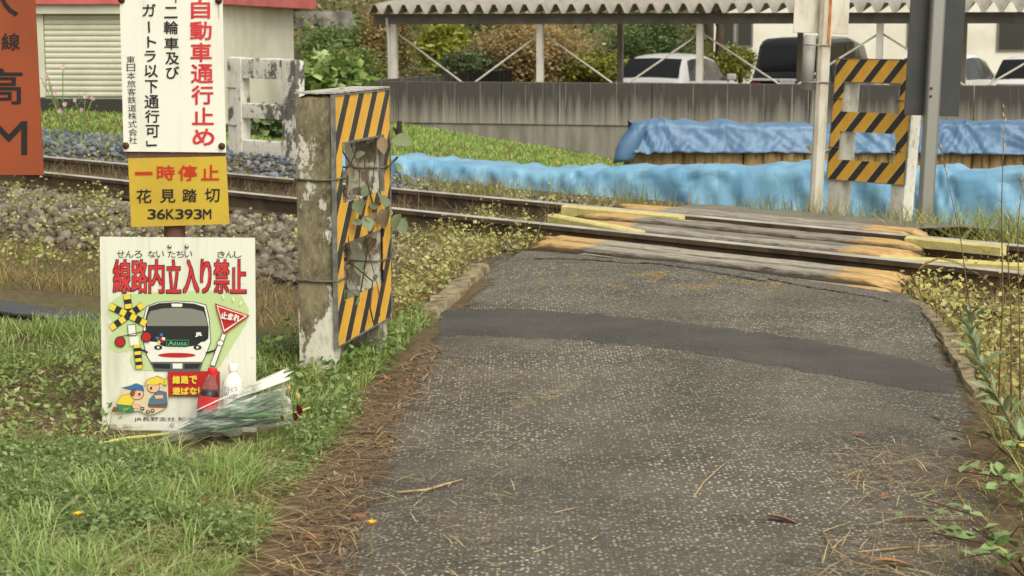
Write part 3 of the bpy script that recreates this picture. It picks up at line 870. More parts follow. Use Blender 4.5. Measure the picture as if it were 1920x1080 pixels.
draw([(812, 268), (842, 276), (772, 470), (740, 462)], BLK); draw([(816, 272), (837, 278), (769, 464), (745, 458)], WHT)
draw(Z(circ(804, 328, 22, 20, 12)), BLK, True); draw(Z(circ(804, 328, 18, 16, 12)), WHT, True)
draw([(770, 90), (980, 164), (824, 278)], RED); draw([(782, 102), (964, 165), (826, 262)], WHT); draw([(790, 111), (952, 166), (828, 250)], RED)
for x, y in ((820, 40), (880, 55), (932, 78)): thick((x, y), (x + (x - 860) * .0 + 4 - (x > 900) * 16, y + 24), 9, WHT)
draw([(497, 494), (794, 494), (801, 501), (801, 638), (794, 645), (497, 645), (490, 638), (490, 501)], BRN); draw([(500, 499), (792, 499), (796, 504), (796, 635), (792, 640), (500, 640), (495, 635), (495, 504)], RED)
draw([(160, 725), (190, 650), (230, 590), (300, 565), (350, 590), (360, 545), (430, 520), (490, 540), (495, 690), (470, 720), (410, 750), (370, 755), (320, 730), (200, 748)], BEI)
def draw(pts, mi, raw=False, _d=draw):
    pts = list(pts); cx_, cy_ = sum(p[0] for p in pts) / len(pts), sum(p[1] for p in pts) / len(pts); k = 3.0 if not raw else 1.0
    out = [(x + k * (x - cx_) / (math.hypot(x - cx_, y - cy_) + 1e-6), y + k * (y - cy_) / (math.hypot(x - cx_, y - cy_) + 1e-6)) for x, y in pts]
    _d(out, BLK, raw); _d(pts, mi, raw)
draw([(185, 690), (215, 642), (270, 630), (292, 668), (272, 704), (195, 708)], YEL); draw([(186, 692), (286, 702), (288, 736), (200, 742)], LFG)
draw([(158, 735), (172, 708), (192, 714), (190, 738)], BRN); draw([(276, 686), (325, 700), (332, 722), (284, 716)], SKN)
draw(Z(circ(308, 632, 38, 32, 16)), SKN, True); draw([(213, 594), (262, 604), (348, 614), (340, 582), (302, 570), (268, 584)], BLU)
draw([(375, 690), (420, 684), (482, 690), (480, 712), (380, 710)], BRN); draw([(385, 660), (430, 612), (480, 620), (488, 690), (376, 694)], DEN)
draw([(410, 640), (460, 636), (466, 656), (420, 660)], SKN); draw(Z(circ(405, 592, 36, 30, 16)), SKN, True)
draw([(353, 582), (372, 548), (428, 526), (455, 540), (478, 545), (476, 584), (446, 566), (420, 578), (372, 574)], YEL)
for cx, cy in ((340, 718), (372, 738), (400, 730)): draw(Z(circ(cx, cy, 9, 8, 10)), BRN, True); draw(Z(circ(cx, cy, 6, 5, 10)), BEI, True)
for cx, cy in ((322, 632), (392, 596)): draw(Z(circ(cx, cy, 4, 5, 8)), BLK, True)
draw([(276, 606), (300, 602), (288, 640), (272, 636)], BRN)
draw([(470, 556), (488, 530), (482, 575), (468, 580)], YEL)
il_obj = il.build('illustration', INKS, None); il_obj.parent = po; il_obj.location = (-sp_.location.x, -sp_.location.y, 0)
def zb(x0, y0, x1, y1): return (160 + x0 / 3.176, 540 + y0 / 3.176, 160 + x1 / 3.176, 540 + y1 / 3.176)
HI = L0 + 0.00012 * (nlayer[0] + 6)
text(b, 'Azusa', zb(494, 316, 604, 339), YS, 0.01, HI, mi=4); text(b, 'JR', zb(655, 263, 695, 292), YS, 0.0181, HI, mi=2)
text(b, '止まれ', zb(806, 148, 922, 192), YS, 0.0181, HI, mi=2, rot=0.19)
text(b, '線路で', zb(517, 522, 668, 571), YS, 0.0181, HI, mi=3, per_char=True); text(b, '遊ばない', zb(517, 591, 719, 636), YS, 0.0181, HI, mi=3, per_char=True)
text(b, 'JR長野支社 松本保線区', zb(290, 768, 800, 797), YS, 0.02, 0.002)
LETTERS.append((b, 'lettering', [INKB, INKR, INKS[WHT], INKS[YEL], M('print_display_green', S(120, 196, 130), .5)], po))
# ================================================================ ORANGE SIGN AT THE LEFT EDGE
YO = 5.9
ob_ = at(-60, 800, YO)
og = thing('height_sign', 'orange metal sign with black characters cut by left picture edge', 'sign', (ob_.x, YO + 0.05, 0))
ORG = M('orange_enamel', S(150, 72, 38), 0.5, S(138, 66, 36), 4, spec=0.4)
o_ = plate('sign_plate', [(-190, -240), (52, -240), (66, 0), (82, 328), (-180, 328)], YO, ORG, og, 0.004)
b = MB(); b.tube([(ob_.x, YO + 0.045, -0.4), (ob_.x, YO + 0.045, 1.75)], 0.03, 12); b.build('post', POSTBR, og, True)
b = MB()
text(b, '大', (-34, -34, 34, 30), YO, FAT); text(b, '線', (3, 62, 37, 94), YO, BOLD); text(b, '高', (-36, 128, 42, 196), YO, FAT); text(b, 'M', (-18, 227, 51, 290), YO, BOLD)
LETTERS.append((b, 'lettering', INKB, o_))

# ================================================================ DRINK BOTTLES AND FLOWERS BELOW THE POSTER
def px_scale(Y): return Y / FPX
bpos = at(375, 790, 5.62)
COLA = NT('cola_liquid'); COLA = COLA.fin(S(40, 22, 18), 0.08, 0, 0.6)
PET = NT('clear_pet'); PET.fin((0.86, 0.86, 0.82), 0.06, 0, 0.5); PET.set(PET.b.inputs['Transmission Weight'], 0.9); PET.set(PET.b.inputs['Alpha'], 0.45); PET = PET.mat
CAPR = M('red_cap', S(206, 36, 36), 0.4); LABR = M('red_label', S(196, 44, 48), 0.4, S(214, 84, 84), 20)
WPET = M('milky_bottle', S(226, 222, 206), 0.25, spec=0.5); CAPW = M('white_cap', S(236, 232, 218), 0.4)
INKBL = M('blue_print', S(44, 70, 130), 0.5)
gz = terrain(bpos.x, bpos.y)
cola = thing('cola_bottle', 'cola bottle with red cap and red label leaning against poster', 'bottle', (bpos.x, 5.665, -0.002), (math.radians(-3), math.radians(9), 0))
k_ = 1.0
for nm, prof, mt in (('body', [(0.0, 0.0), (0.026, 0.0), (0.031, 0.008), (0.031, 0.035), (0.028, 0.06), (0.0295, 0.072), (0.0325, 0.090), (0.0325, 0.138), (0.031, 0.144), (0.028, 0.152)], COLA),
                     ('neck', [(0.0282, 0.150), (0.024, 0.168), (0.017, 0.187), (0.0125, 0.200), (0.0125, 0.209)], PET),
                     ('label', [(0.0329, 0.094), (0.0332, 0.096), (0.0332, 0.136), (0.0329, 0.138)], LABR),
                     ('cap', [(0.0155, 0.207), (0.0157, 0.209), (0.0157, 0.224), (0.0148, 0.226), (0, 0.226)], CAPR)):
    q = MB(); q.lathe([(r, z * k_) for r, z in prof], 22); q.build(nm, mt, cola, True, world=False)
wpos = at(428, 778, 5.62)
wat = thing('white_drink_bottle', 'white drink bottle with white cap and blue lettering standing against poster', 'bottle', (wpos.x, 5.69, 0.002), (0, math.radians(2), 0))
for nm, prof, mt in (('body', [(0.0, 0.0), (0.029, 0.0), (0.033, 0.006), (0.033, 0.07), (0.0335, 0.075), (0.0335, 0.150), (0.031, 0.160), (0.024, 0.170), (0.016, 0.180), (0.0125, 0.184), (0.0125, 0.192)], WPET),
                     ('label', [(0.0338, 0.092), (0.034, 0.094), (0.034, 0.150), (0.0337, 0.152)], CAPW),
                     ('cap', [(0.0153, 0.19), (0.0155, 0.192), (0.0155, 0.208), (0.0145, 0.21), (0, 0.21)], CAPW)):
    q = MB(); q.lathe([(r, z * 1.1) for r, z in prof], 22); q.build(nm, mt, wat, True, world=False)
WT = []
for s, z0, z1, w, mi in (('カルピス', 0.148, 0.163, 0.050, 0), ('Water', 0.124, 0.146, 0.050, 0)):
    glyph_jobs.add((s, 0.02)); WT.append((s, z0, z1, w))
run_text()
for b, nm, mt, par in LETTERS:
    pp = par.parent.location
    bits = list(getattr(b, 'chars', []))
    for f, mi in zip(b.f, b.m):
        q = MB(); q.poly([b.v[i] for i in f], mi); bits.append(q)
    for q in bits:
        mm = (mt[q.m[0]] if isinstance(mt, list) else mt); q.m = [0] * len(q.m)
        o = q.build('character' if nm == 'lettering' else nm, mm, None); o.parent = par; o.location = (-pp.x, -pp.y, -pp.z)
q = MB()
for s, z0, z1, w in WT:
    vs, fs = _glyph[(s, 0.02)]; lo, hi = vs.min(0), vs.max(0); pts = []
    for v in vs:
        u = (v - lo) / (hi - lo); a_ = (u[0] - 0.55) * w / 0.0375; z = lerp(z0, z1, u[1])
        pts.append((0.0346 * math.sin(a_), -0.0346 * math.cos(a_), z))
    q.mesh(pts, fs)
q.build('lettering', INKBL, wat, world=False)

# bouquet: cone of cellophane lying on the grass
tip = at(300, 832, 5.52); tip.z = 0.035; mouth = at(542, 750, 5.60)
bq = thing('bouquet', 'flower bouquet in clear cellophane cone lying in grass by poster', 'bouquet', (lerp(tip.x, mouth.x, .5), 5.56, 0))
ax = (mouth - tip); Lb = ax.length; d = ax.normalized(); n1 = d.cross(Vector((0, 0, 1))).normalized(); n2 = n1.cross(d).normalized()
def cone_pt(f, a, r): return tip + d * (Lb * f) + n1 * (r * math.cos(a)) + n2 * (r * math.sin(a))
CELLO = NT('cellophane'); vec = CELLO.coord('Object', (1.4, 9, 9)); CELLO.fin((0.88, 0.9, 0.86), 0.12, 0, 0.6)
CELLO.set(CELLO.b.inputs['Alpha'], CELLO.ramp(CELLO.noise(vec, 6, 7, 0.7), 0.48, 0.76, 0.08, 0.6)); CELLO.bump(CELLO.noise(vec, 9, 5), 0.8, 0.02); CELLO = CELLO.mat
b = MB(); nf, na = 22, 26
for i in range(nf + 1):
    f = i / nf
    for j in range(na):
        a = 2 * PI * j / na; r = 0.009 + 0.066 * f ** 0.6
        r *= 1 + 0.16 * nz(math.cos(a) * 2.2, math.sin(a) * 2.2, f * 3) + (0.12 * nz(math.cos(a) * 5, math.sin(a) * 5, f * 2) if f > .3 else 0)
        ff = f * (1 + (0.05 * nz(j * 0.8, 4) if i == nf else 0))
        b.v.append(tuple(cone_pt(ff, a, r)))
for i in range(nf):
    for j in range(na):
        j2 = (j + 1) % na; b.f.append((i * na + j, i * na + j2, (i + 1) * na + j2, (i + 1) * na + j)); b.m.append(0)
wrap_o = b.build('wrapper', CELLO, bq, True)
PAPER = M('white_paper', S(226, 222, 206), 0.7, S(206, 202, 184), 9, bump=0.4, bs=20)
b = MB(); n_a = 12
for i in range(9):
    f = lerp(0.28, 1.04, i / 8)
    for j in range(n_a + 1):
        a = lerp(0.9, 2.0, j / n_a); r = (0.012 + 0.080 * f ** .7) * (1.0 + 0.04 * math.sin(j * 2.3) * (f > .7))
        ff = f + (0.035 * math.sin(j * 2.1) + .02 * math.sin(j * 5) if i == 8 else 0) 
        b.v.append(tuple(cone_pt(ff, a, r)))
for i in range(8):
    for j in range(n_a):
        k = i * (n_a + 1) + j
        if i > 4 or j > 5: b.f.append((k, k + 1, k + n_a + 2, k + n_a + 1)); b.m.append(0)
o = b.build('paper_sheet', PAPER, bq, True); md = o.modifiers.new('solid', 'SOLIDIFY'); md.thickness = 0.001
DKLEAF = M('dark_leaf', S(84, 124, 68), 0.5, S(60, 98, 54), 12)
b = MB()
for k in range(70):
    f0 = random.uniform(0.14, 0.72); a = random.uniform(0, 6.28); r = random.uniform(0.2, 0.85) * 0.066 * f0 ** .6
    p = cone_pt(f0, a, r); q_ = cone_pt(min(0.97, f0 + random.uniform(0.2, 0.36)), a + random.uniform(-.4, .4), r * 1.5)
    w = random.uniform(0.010, 0.02); sd = (q_ - p).cross(Vector((random.random() - .5, random.random() - .5, 1))).normalized() * w
    m1 = p.lerp(q_, 0.35); m2 = p.lerp(q_, 0.7)
    b.mesh([p, m1 + sd, m2 + sd * 0.8, q_, m2 - sd * 0.8, m1 - sd], [(0, 1, 5), (1, 2, 4, 5), (2, 3, 4)])
b.build('foliage', DKLEAF, bq)
STEMY = M('pale_stem', S(190, 184, 104), 0.6)
b = MB()
for k in range(5):
    a = 1.3 * k; b.tube([cone_pt(0.95, a, 0.03), cone_pt(0.3, a, 0.008), tip - d * 0.02 + n1 * 0.004 * (k - 2)], 0.0025, 5)
b.build('stem_bundle', M('green_stem', S(110, 130, 64), 0.6), bq)
e0 = at(188, 866, 5.38); e0.z = 0.045
b = MB(); b.tube([tip + d * 0.03, tip.lerp(e0, 0.5) + Vector((0, 0, 0.006)), e0], [0.005, 0.0055, 0.005], 7); b.build('long_stem', STEMY, bq, True)
e1 = at(582, 764, 5.62); b = MB(); b.tube([cone_pt(0.72, 4.6, 0.05), e1], 0.003, 6); b.build('long_stem', STEMY, bq, True)
FR = M('dark_red_petal', S(142, 30, 44), 0.6, S(96, 22, 40), 20); FY = M('cream_petal', S(230, 214, 130), 0.6, S(236, 228, 190), 20); FW = M('white_petal', S(232, 226, 214), 0.6)
for f, a, r, R_, mt in ((1.0, 1.2, 0.045, 0.017, FY), (1.05, 0.3, 0.05, 0.016, FY), (1.03, 5.6, 0.05, 0.024, FR), (0.99, 4.9, 0.055, 0.02, FR), (0.97, 0.0, 0.02, 0.02, FW), (0.90, 5.2, 0.05, 0.012, FR)):
    b = MB(); c_ = cone_pt(f, a, r)
    for lay in range(3):
        for k in range(9):
            an = k / 9 * 6.28 + lay * 0.35; tl = 0.35 + 0.45 * lay
            dr = (n1 * math.cos(an) + n2 * math.sin(an)) * math.cos(tl) + d * math.sin(tl); sd = d.cross(dr).normalized() * R_ * 0.36
            L_ = R_ * (1.1 - 0.2 * lay)
            b.mesh([c_, c_ + dr * L_ * .6 + sd, c_ + dr * L_ + d * 0.004, c_ + dr * L_ * .6 - sd], [(0, 1, 2, 3)])
    b.build('flower', mt, bq)

# ================================================================ CROSSING GUARDS
PEEL_N = peel_mat('lichen_concrete_post', S(212, 206, 186), S(138, 128, 98), 0.560, 5.5, S(78, 72, 54), 2.0, 0.05)
PEEL_I = peel_mat('flaking_inner_paint', S(198, 192, 170), S(138, 130, 110), 0.50, 6, S(104, 98, 82), 5.0)
PEEL_W = peel_mat('white_painted_concrete', S(222, 218, 200), S(140, 132, 110), 0.33, 5, None, 9.0)
PEEL_F = peel_mat('flaked_white_concrete', S(212, 208, 190), S(112, 108, 98), 0.47, 2.6, S(84, 80, 72), 3.0)
GALV = M('galvanised_steel', S(150, 148, 138), 0.5, S(118, 114, 104), 20, metal=0.5)
def rough_box(a, b_, div, amp, sd):
    """box with chipped, uneven faces"""
    q = MB(); x0, y0, z0 = a; x1, y1, z1 = b_
    nx_, ny_, nz_ = div; idx = {}
    def vert(i, j, k):
        key = (i, j, k)
        if key in idx: return idx[key]
        p = Vector((lerp(x0, x1, i / nx_), lerp(y0, y1, j / ny_), lerp(z0, z1, k / nz_)))
        on = (i in (0, nx_)) + (j in (0, ny_)) + (k in (0, nz_))
        c = Vector(((x0 + x1) / 2, (y0 + y1) / 2, p.z))
        dd = p - c
        sc_ = 1 + amp * 8 * nz(p.x * 16 + sd, p.y * 16, p.z * 9) * 0.5 - (0.05 if on >= 2 else 0)
        p2 = c + dd * sc_
        if k == nz_: p2.z += amp * 1.5 * nz(p.x * 30, p.y * 30, sd) - (0.012 if on >= 2 else 0)
        idx[key] = len(q.v); q.v.append(tuple(p2)); return idx[key]
    def face(*vs): q.f.append(tuple(vs)); q.m.append(0)
    for i in range(nx_):
        for j in range(ny_):
            face(vert(i, j, nz_), vert(i + 1, j, nz_), vert(i + 1, j + 1, nz_), vert(i, j + 1, nz_)); face(vert(i, j, 0), vert(i, j + 1, 0), vert(i + 1, j + 1, 0), vert(i + 1, j, 0))
        for k in range(nz_):
            face(vert(i, 0, k), vert(i + 1, 0, k), vert(i + 1, 0, k + 1), vert(i, 0, k + 1)); face(vert(i, ny_, k), vert(i, ny_, k + 1), vert(i + 1, ny_, k + 1), vert(i + 1, ny_, k))
    for j in range(ny_):
        for k in range(nz_):
            face(vert(0, j, k), vert(0, j, k + 1), vert(0, j + 1, k + 1), vert(0, j + 1, k)); face(vert(nx_, j, k), vert(nx_, j + 1, k), vert(nx_, j + 1, k + 1), vert(nx_, j, k + 1))
    return q
def guard(label, group, origin, rotz, L, post_m, rail_m, stripes=None, thick_=0.135, tilt=0.0, side=1, far_m=None, near_m=None, H_=1.05, pw=0.135, rz=((0.885, 1.045), (0.50, 0.63), (0.13, 0.26))):
    g = thing('crossing_guard', label, 'crossing guard', origin, (0, tilt, rotz), group)
    y0, y1 = (0.012, 0.012 + thick_)
    rough_box((0.0, y0, -0.35), (pw, y1, H_), (4, 4, 22), 0.006, 1.0).build('concrete_post', near_m or post_m, g, False, False)
    rough_box((L - pw, y0 + .002, -0.35), (L, y1 - .002, H_ - 0.01), (4, 4, 22), 0.005, 7.0).build('concrete_post', far_m or post_m, g, False, False)
    for z0, z1 in rz:
        rough_box((pw + .0002, y0 + .01, z0), (L - pw - .0002, y1 - .012, z1), (8, 3, 3), 0.004, z0 * 9).build('concrete_rail', rail_m, g, False, False)
    if stripes:
        q = MB(); xs = [0, 0.09, L - 0.105, L]; zs = [0.11, 0.267, 0.487, 0.64, 0.87, 1.045]
        for i in range(3):
            for k in range(5):
                if i == 1 and k in (1, 3): continue
                q.mesh([(xs[i], 0, zs[k]), (xs[i + 1], 0, zs[k]), (xs[i + 1], 0, zs[k + 1]), (xs[i], 0, zs[k + 1])], [(0, 1, 2, 3)])
        import bmesh
        me = q.data('striped_plate', stripes); bm = bmesh.new(); bm.from_mesh(me); bmesh.ops.remove_doubles(bm, verts=bm.verts, dist=1e-5); bm.to_mesh(me); bm.free()
        o = link('striped_plate', me, g); md = o.modifiers.new('solid', 'SOLIDIFY'); md.thickness = 0.004; md.offset = 0
        q = MB()
        for a, c_ in (((-0.006, -0.006, 0.105), (0.0, 0.012, 1.05)), ((L, -0.006, 0.105), (L + 0.006, 0.012, 1.05)), ((0, -0.006, 1.045), (L, 0.012, 1.051)), ((0, -0.006, 0.104), (L, 0.012, 0.11))): q.box(a, c_)
        q.build('plate_edging', GALV, g, world=False)
        q = MB(); q.box((0.09, -0.008, 0.862), (L - 0.105, 0.012, 0.870)); q.box((L - 0.111, -0.008, 0.64), (L - 0.105, 0.012, 0.862)); q.build('hole_edging', GALV, g, world=False)
    for zb_ in (0.737, 0.357):
        for xa, xb in ((-0.004, 0.139), (L - 0.139, L + 0.004)):
            if not stripes and xa > 0: continue
            q = MB(); f = -0.007 if stripes else y0 - 0.006
            q.tube([(xa, f, zb_), (xb * 0.5 + xa * .5, f - 0.001, zb_ + .002), (xb if not stripes else lerp(xa, xb, .68), f, zb_)], 0.004, 6)
            q.tube([(xa, f, zb_), (xa - .002, y1 * .5, zb_ - .003), (xa, y1 + 0.004, zb_)], 0.004, 6)
            q.build('steel_band', M('dull_strap', S(110, 106, 96), .6, S(84, 78, 68), 30), g, True, False)
    return g
STRIPE = stripe_mat('hazard_stripes'); STRIPE2 = stripe_mat('hazard_stripes_far', off=0.45)
p0, p1 = at(629, 400, 6.72), at(731, 400, 7.46)
GA = math.atan2(p1.y - p0.y, p1.x - p0.x)
g1 = guard('near striped guard on flaking lichen covered concrete posts, grown over by vine', None, (p0.x, p0.y, 0), GA, 0.755, PEEL_N, PEEL_I, STRIPE, thick_=0.142, far_m=PEEL_I)
q = MB(); q.box((-0.004, -0.004, 1.054), (0.757, 0.152, 1.060)); q.box((0.30, 0.04, 1.060), (0.36, 0.07, 1.068)); q.build('top_cap', M('pale_cap', S(196, 192, 178), .6, S(150, 144, 130), 20), g1, world=False)
p0, p1 = at(1552, 230, 14.2), at(1697, 230, 13.63)
g2 = guard('striped guard on white posts beyond the tracks, half behind dark grey panel', None, (p0.x, p0.y, 0), math.atan2(p1.y - p0.y, p1.x - p0.x), 0.745, PEEL_W, PEEL_W, STRIPE2)
g2.rotation_euler[0] = math.radians(-5); g2.location.z = 0.03
p0 = at(424, 200, 18.6)
g3 = guard('bare flaking white concrete guard frame beside the bluish ballast', None, (p0.x, p0.y, -0.02), -PI / 4 + 0.12, 0.98, PEEL_F, PEEL_F, None, tilt=math.radians(0.5), H_=1.05, pw=0.20, rz=((0.84, 1.045), (0.44, 0.59), (0.06, 0.22)))

# vine on the near guard
LEAFG = M('vine_leaf', S(96, 108, 76), 0.6, S(126, 134, 100), 30, rnd=0.25); VSTEM = M('vine_stem', S(92, 70, 48), 0.8)
def leaf_mesh(name, mat, w=0.5, fold=0.15, n=5, lobed=False):
    q = MB(); L_, R_ = [], []
    for i in range(n + 1):
        f = i / n; ww = w * math.sin(PI * min(1, f * 0.92 + 0.08)) ** (0.7 if lobed else 1.0) * (1 - 0.35 * f if lobed else 1)
        if i == n: ww = 0
        q.v += [(-ww, f, fold * ww - 0.12 * f * f), (0, f, -0.12 * f * f), (ww, f, fold * ww - 0.12 * f * f)]
    for i in range(n):
        a = i * 3; q.f += [(a, a + 1, a + 4, a + 3), (a + 1, a + 2, a + 5, a + 4)]; q.m += [0, 0]
    return q.data(name, mat, True)
LM_HEART = leaf_mesh('leaf', LEAFG, 0.48, 0.25, 5, True); LM_DRYV = leaf_mesh('leaf', M('withered_leaf', S(112, 96, 70), .8, S(140, 124, 92), 30, rnd=.25), 0.4, 0.55, 5, True)
def put_leaf(me, parent, p, scale, dirv, roll=0.0, name='leaf'):
    """leaf with its tip along dirv"""
    d_ = Vector(dirv).normalized(); o = link(name, me, parent)
    x_ = d_.cross(Vector((0, 0, 1)));
    if x_.length < 1e-3: x_ = Vector((1, 0, 0))
    x_.normalize(); z_ = x_.cross(d_)
    R = Matrix((x_, d_, z_)).transposed() @ Matrix.Rotation(roll, 3, 'Y')
    o.rotation_euler = R.to_euler(); o.location = Vector(p) - parent.location; o.scale = (scale,) * 3
    return o
vn = thing('vine', 'leafy green vine climbing through holes of the near striped guard', 'vine', (g1.location.x, g1.location.y, 0))
def gl(x, y, z):      # guard local -> world
    c_, s_ = math.cos(GA), math.sin(GA); return Vector((g1.location.x + x * c_ - y * s_, g1.location.y + x * s_ + y * c_, z))
for pts in ([(0.25, .10, 0), (.22, .03, .2), (.3, .05, .4), (.18, .02, .6), (.32, .04, .78), (.2, .05, .86)], [(0.5, .1, 0), (.45, .04, .25), (.4, -.01, .45), (.5, -.015, .55), (.42, .0, .7), (.48, .03, .8)], [(.2, .03, .2), (.12, .04, .32), (.16, -.01, .44), (.13, .02, .66)], [(.3, .05, .4), (.42, -.02, .30), (.38, -.02, .2), (.44, -.015, .13)]):
    q = MB(); q.tube([gl(*p) for p in pts], 0.0032, 5); q.build('stem', VSTEM, vn)
for k in range(3):
    x = random.uniform(.12, .6); pts = [(x + .06 * nz(k, j * .7), random.uniform(-.015, .06), lerp(.14, .86, j / 7)) for j in range(8)]
    q = MB(); q.tube([gl(*p) for p in pts], 0.0018, 4); q.build('stem', VSTEM, vn)
for k in range(44):
    x = random.uniform(.1, .64); z = random.choice((random.uniform(.26, .5), random.uniform(.5, .68), random.uniform(.52, .66), random.uniform(.64, .88)))
    y = random.uniform(-.03, .06) if not (.48 < z < .65) else random.uniform(-.045, -.012)
    if k > 37: x = random.uniform(.66, .80); z = random.uniform(.5, .95); y = random.uniform(-.06, -.02)
    big = random.random() < .3
    put_leaf(random.choice((LM_HEART, LM_HEART, LM_DRYV)), vn, gl(x, y, z), random.uniform(.06, .10) if big else random.uniform(.022, .05), (random.uniform(-.7, .7), -.7 + random.uniform(-.5, .5), random.uniform(-1.1, .1)), random.uniform(-.8, .8))
# ================================================================ POLES AT THE FAR SIDE
WPAINT = M('white_pole_paint', S(218, 212, 192), 0.6, S(196, 186, 160), 10, stretch=(1, 1, 0.4))
RUSTO = M('orange_rust', S(196, 130, 70), 0.8, S(150, 84, 44), 15)
DGREY = M('dark_grey_panel', S(64, 65, 62), 0.55, S(72, 72, 68), 4)
ALU = NT('aluminium_pole'); ALU = ALU.fin(S(158, 156, 146), 0.42, 0.6, 0.5)
pb = at(1530, 384, 13.9); pb.z = -0.02
wp = thing('signal_pole', 'white painted pole with rust strip and blank white board behind tracks', 'pole', (pb.x, pb.y, pb.z), (0, math.radians(1.6), 0))
q = MB(); q.prism([(-0.046, -0.02, -.3), (-0.02, -0.046, -.3), (0.02, -0.046, -.3), (0.046, -0.02, -.3), (0.046, 0.04, -.3), (-0.046, 0.04, -.3)], (0, 0, 2.6)); q.build('pole', WPAINT, wp, False, False)
q = MB(); q.box((0.012, -0.050, 1.20), (0.034, -0.0465, 2.3)); o = q.build('rust_strip', RUSTO, wp, world=False)
q = MB(); q.box((-0.235, 0.045, 1.29), (0.185, 0.055, 1.85)); q.build('blank_board', WPAINT, wp, world=False, bevel=0.004)
q = MB(); q.tube([(-0.105, 0.02, 1.275), (-0.11, 0.02, 0.86)], 0.047, 14); q.build('conduit', M('grey_pvc', S(164, 160, 150), 0.5), wp, True, False)
for z in (1.20, 0.92):
    q = MB(); q.tube([(-0.16, -0.03, z), (-0.1, -0.052, z), (0.05, -0.05, z), (0.052, 0.05, z)], 0.006, 6); q.build('clamp_band', GALV, wp, True, False)
pb = at(1738, 350, 13.1); pb.z = terrain(pb.x, pb.y)
gp = thing('panel_pole', 'silver steel pole holding tall dark grey panel beyond the tracks', 'pole', (pb.x, pb.y, pb.z), (0, math.radians(1.5), 0))
q = MB(); q.prism([(-0.056, -0.03, -.4), (-0.045, -0.05, -.4), (0.027, -0.05, -.4), (0.045, -0.03, -.4), (0.045, 0.05, -.4), (-0.056, 0.05, -.4)], (0, 0, 2.9)); q.build('pole', ALU, gp, False, False, bevel=0.006)
z0 = at(1740, 217, 13.15).z - pb.z
q = MB(); q.box((-0.19, 0.055, z0), (0.205, 0.066, z0 + 1.1)); q.build('panel', DGREY, gp, world=False, bevel=0.003)
for z in (z0 + .2, z0 + .85, 0.95 - pb.z * 0):
    q = MB(); q.lathe([(0, .008), (.010, .007), (.010, 0)], 8, mat=Matrix.Translation((-.03, -.051, z)) @ Matrix.Rotation(PI / 2, 4, 'X')); q.build('bolt', BOLT, gp, world=False)

# ================================================================ TARPS AND STRAW STACKS
def tarp_mat(name, col, dk):
    m = NT(name); vec = m.coord('Object')
    c = m.mix(m.ramp(m.noise(vec, 2.2, 5), 0.40, 0.64), col, dk)
    cr = m.math('ABSOLUTE', m.math('SUBTRACT', m.noise(m.coord('Object', (1, 1, 1.3)), 1.7, 2, .5), .5))
    cr2 = m.math('ABSOLUTE', m.math('SUBTRACT', m.noise(m.coord('Object', (1.6, 1, .7), (7, 2, 1)), 3.2, 2, .45), .5))
    c = m.mix(m.ramp(m.noise(vec, 6, 7, .7), .58, .74, 0, .45), c, S(150, 160, 160))       # dust
    m.bump(m.math('ADD', cr, m.math('MULTIPLY', cr2, .5)), 0.45, 0.14)
    return m.fin(c, 0.42, 0, 0.45)
TARP1 = tarp_mat('bright_blue_tarp', S(126, 172, 194), S(104, 152, 180)); TARP2 = tarp_mat('deep_blue_tarp', S(92, 124, 152), S(78, 108, 138))
def tarp(name, label, path, htop, hem, depth, mat, over=0.10, sd=0.0, wr=0.05, endL=True):
    """sheet draped over a long stack: path of (x, y, ztop), front hem height, stack depth"""
    q = MB(); n = 220; P = [Vector(p) for p in path]; prof_n = 22
    for i in range(n + 1):
        f = i / n * (len(P) - 1); k = min(int(f), len(P) - 2); p = P[k].lerp(P[k + 1], f - k)
        tn = (P[k + 1] - P[k]); tn.z = 0; tn.normalize(); bk = Vector((-tn.y, tn.x, 0))
        fall = 0.0
        hz_ = p.z + 0.045 * nz(i * 0.10, sd) + 0.02 * nz(i * 0.31, sd, 3)
        hm = hem + 0.03 * nz(i * 0.13, sd, 7)
        for j in range(prof_n + 1):
            g_ = j / prof_n
            if g_ < 0.52: # front drop
                v = g_ / 0.52; z = lerp(hm, hz_ - 0.05, v); o = -0.05 * (1 - v) - 0.06 * (1 - v) ** 2
                w_ = wr * (1.2 - v * .6)
                o += w_ * nz(i * 0.17 + v * 1.8, v * 1.2, sd + 2) + w_ * .7 * nz(i * 0.36 - v * 2.4, v * 1.2, sd + 5) - w_ * .9 * (0.25 - abs(nz(i * 0.16 + v * 2.2, 0.5, sd + 9))) * (0.25 > abs(nz(i * 0.16 + v * 2.2, 0.5, sd + 9))) * 2 + w_ * .4 * abs(nz(i * 0.13 - v * 1.6, 2.5, sd + 4))
            elif g_ < 0.62:
                v = (g_ - .52) / .10; z = hz_ - 0.05 + 0.05 * math.sin(v * PI / 2); o = 0.06 * (1 - math.cos(v * PI / 2)) + wr * .3 * nz(i * .22, 1, sd)
            else:
                v = (g_ - .62) / .38
                o = 0.06 + depth * min(1, v * 1.6); z = hz_ + 0.02 * nz(i * .2, v * 3, sd) - (max(0, v - .62) / .38) * (hz_ - hem)
            q.v.append(tuple(p + bk * o + Vector((0, 0, z - p.z))))
    W = prof_n + 1
    for i in range(n):
        for j in range(prof_n):
            a = i * W + j; q.f.append((a, a + W, a + W + 1, a + 1)); q.m.append(0)
    o = q.build(name, mat, None, True); md = o.modifiers.new('solid', 'SOLIDIFY'); md.thickness = 0.006
    return tag(o, label, 'tarpaulin')
def top_of(px, py, Y): v = at(px, py, Y); return (v.x, v.y, v.z)
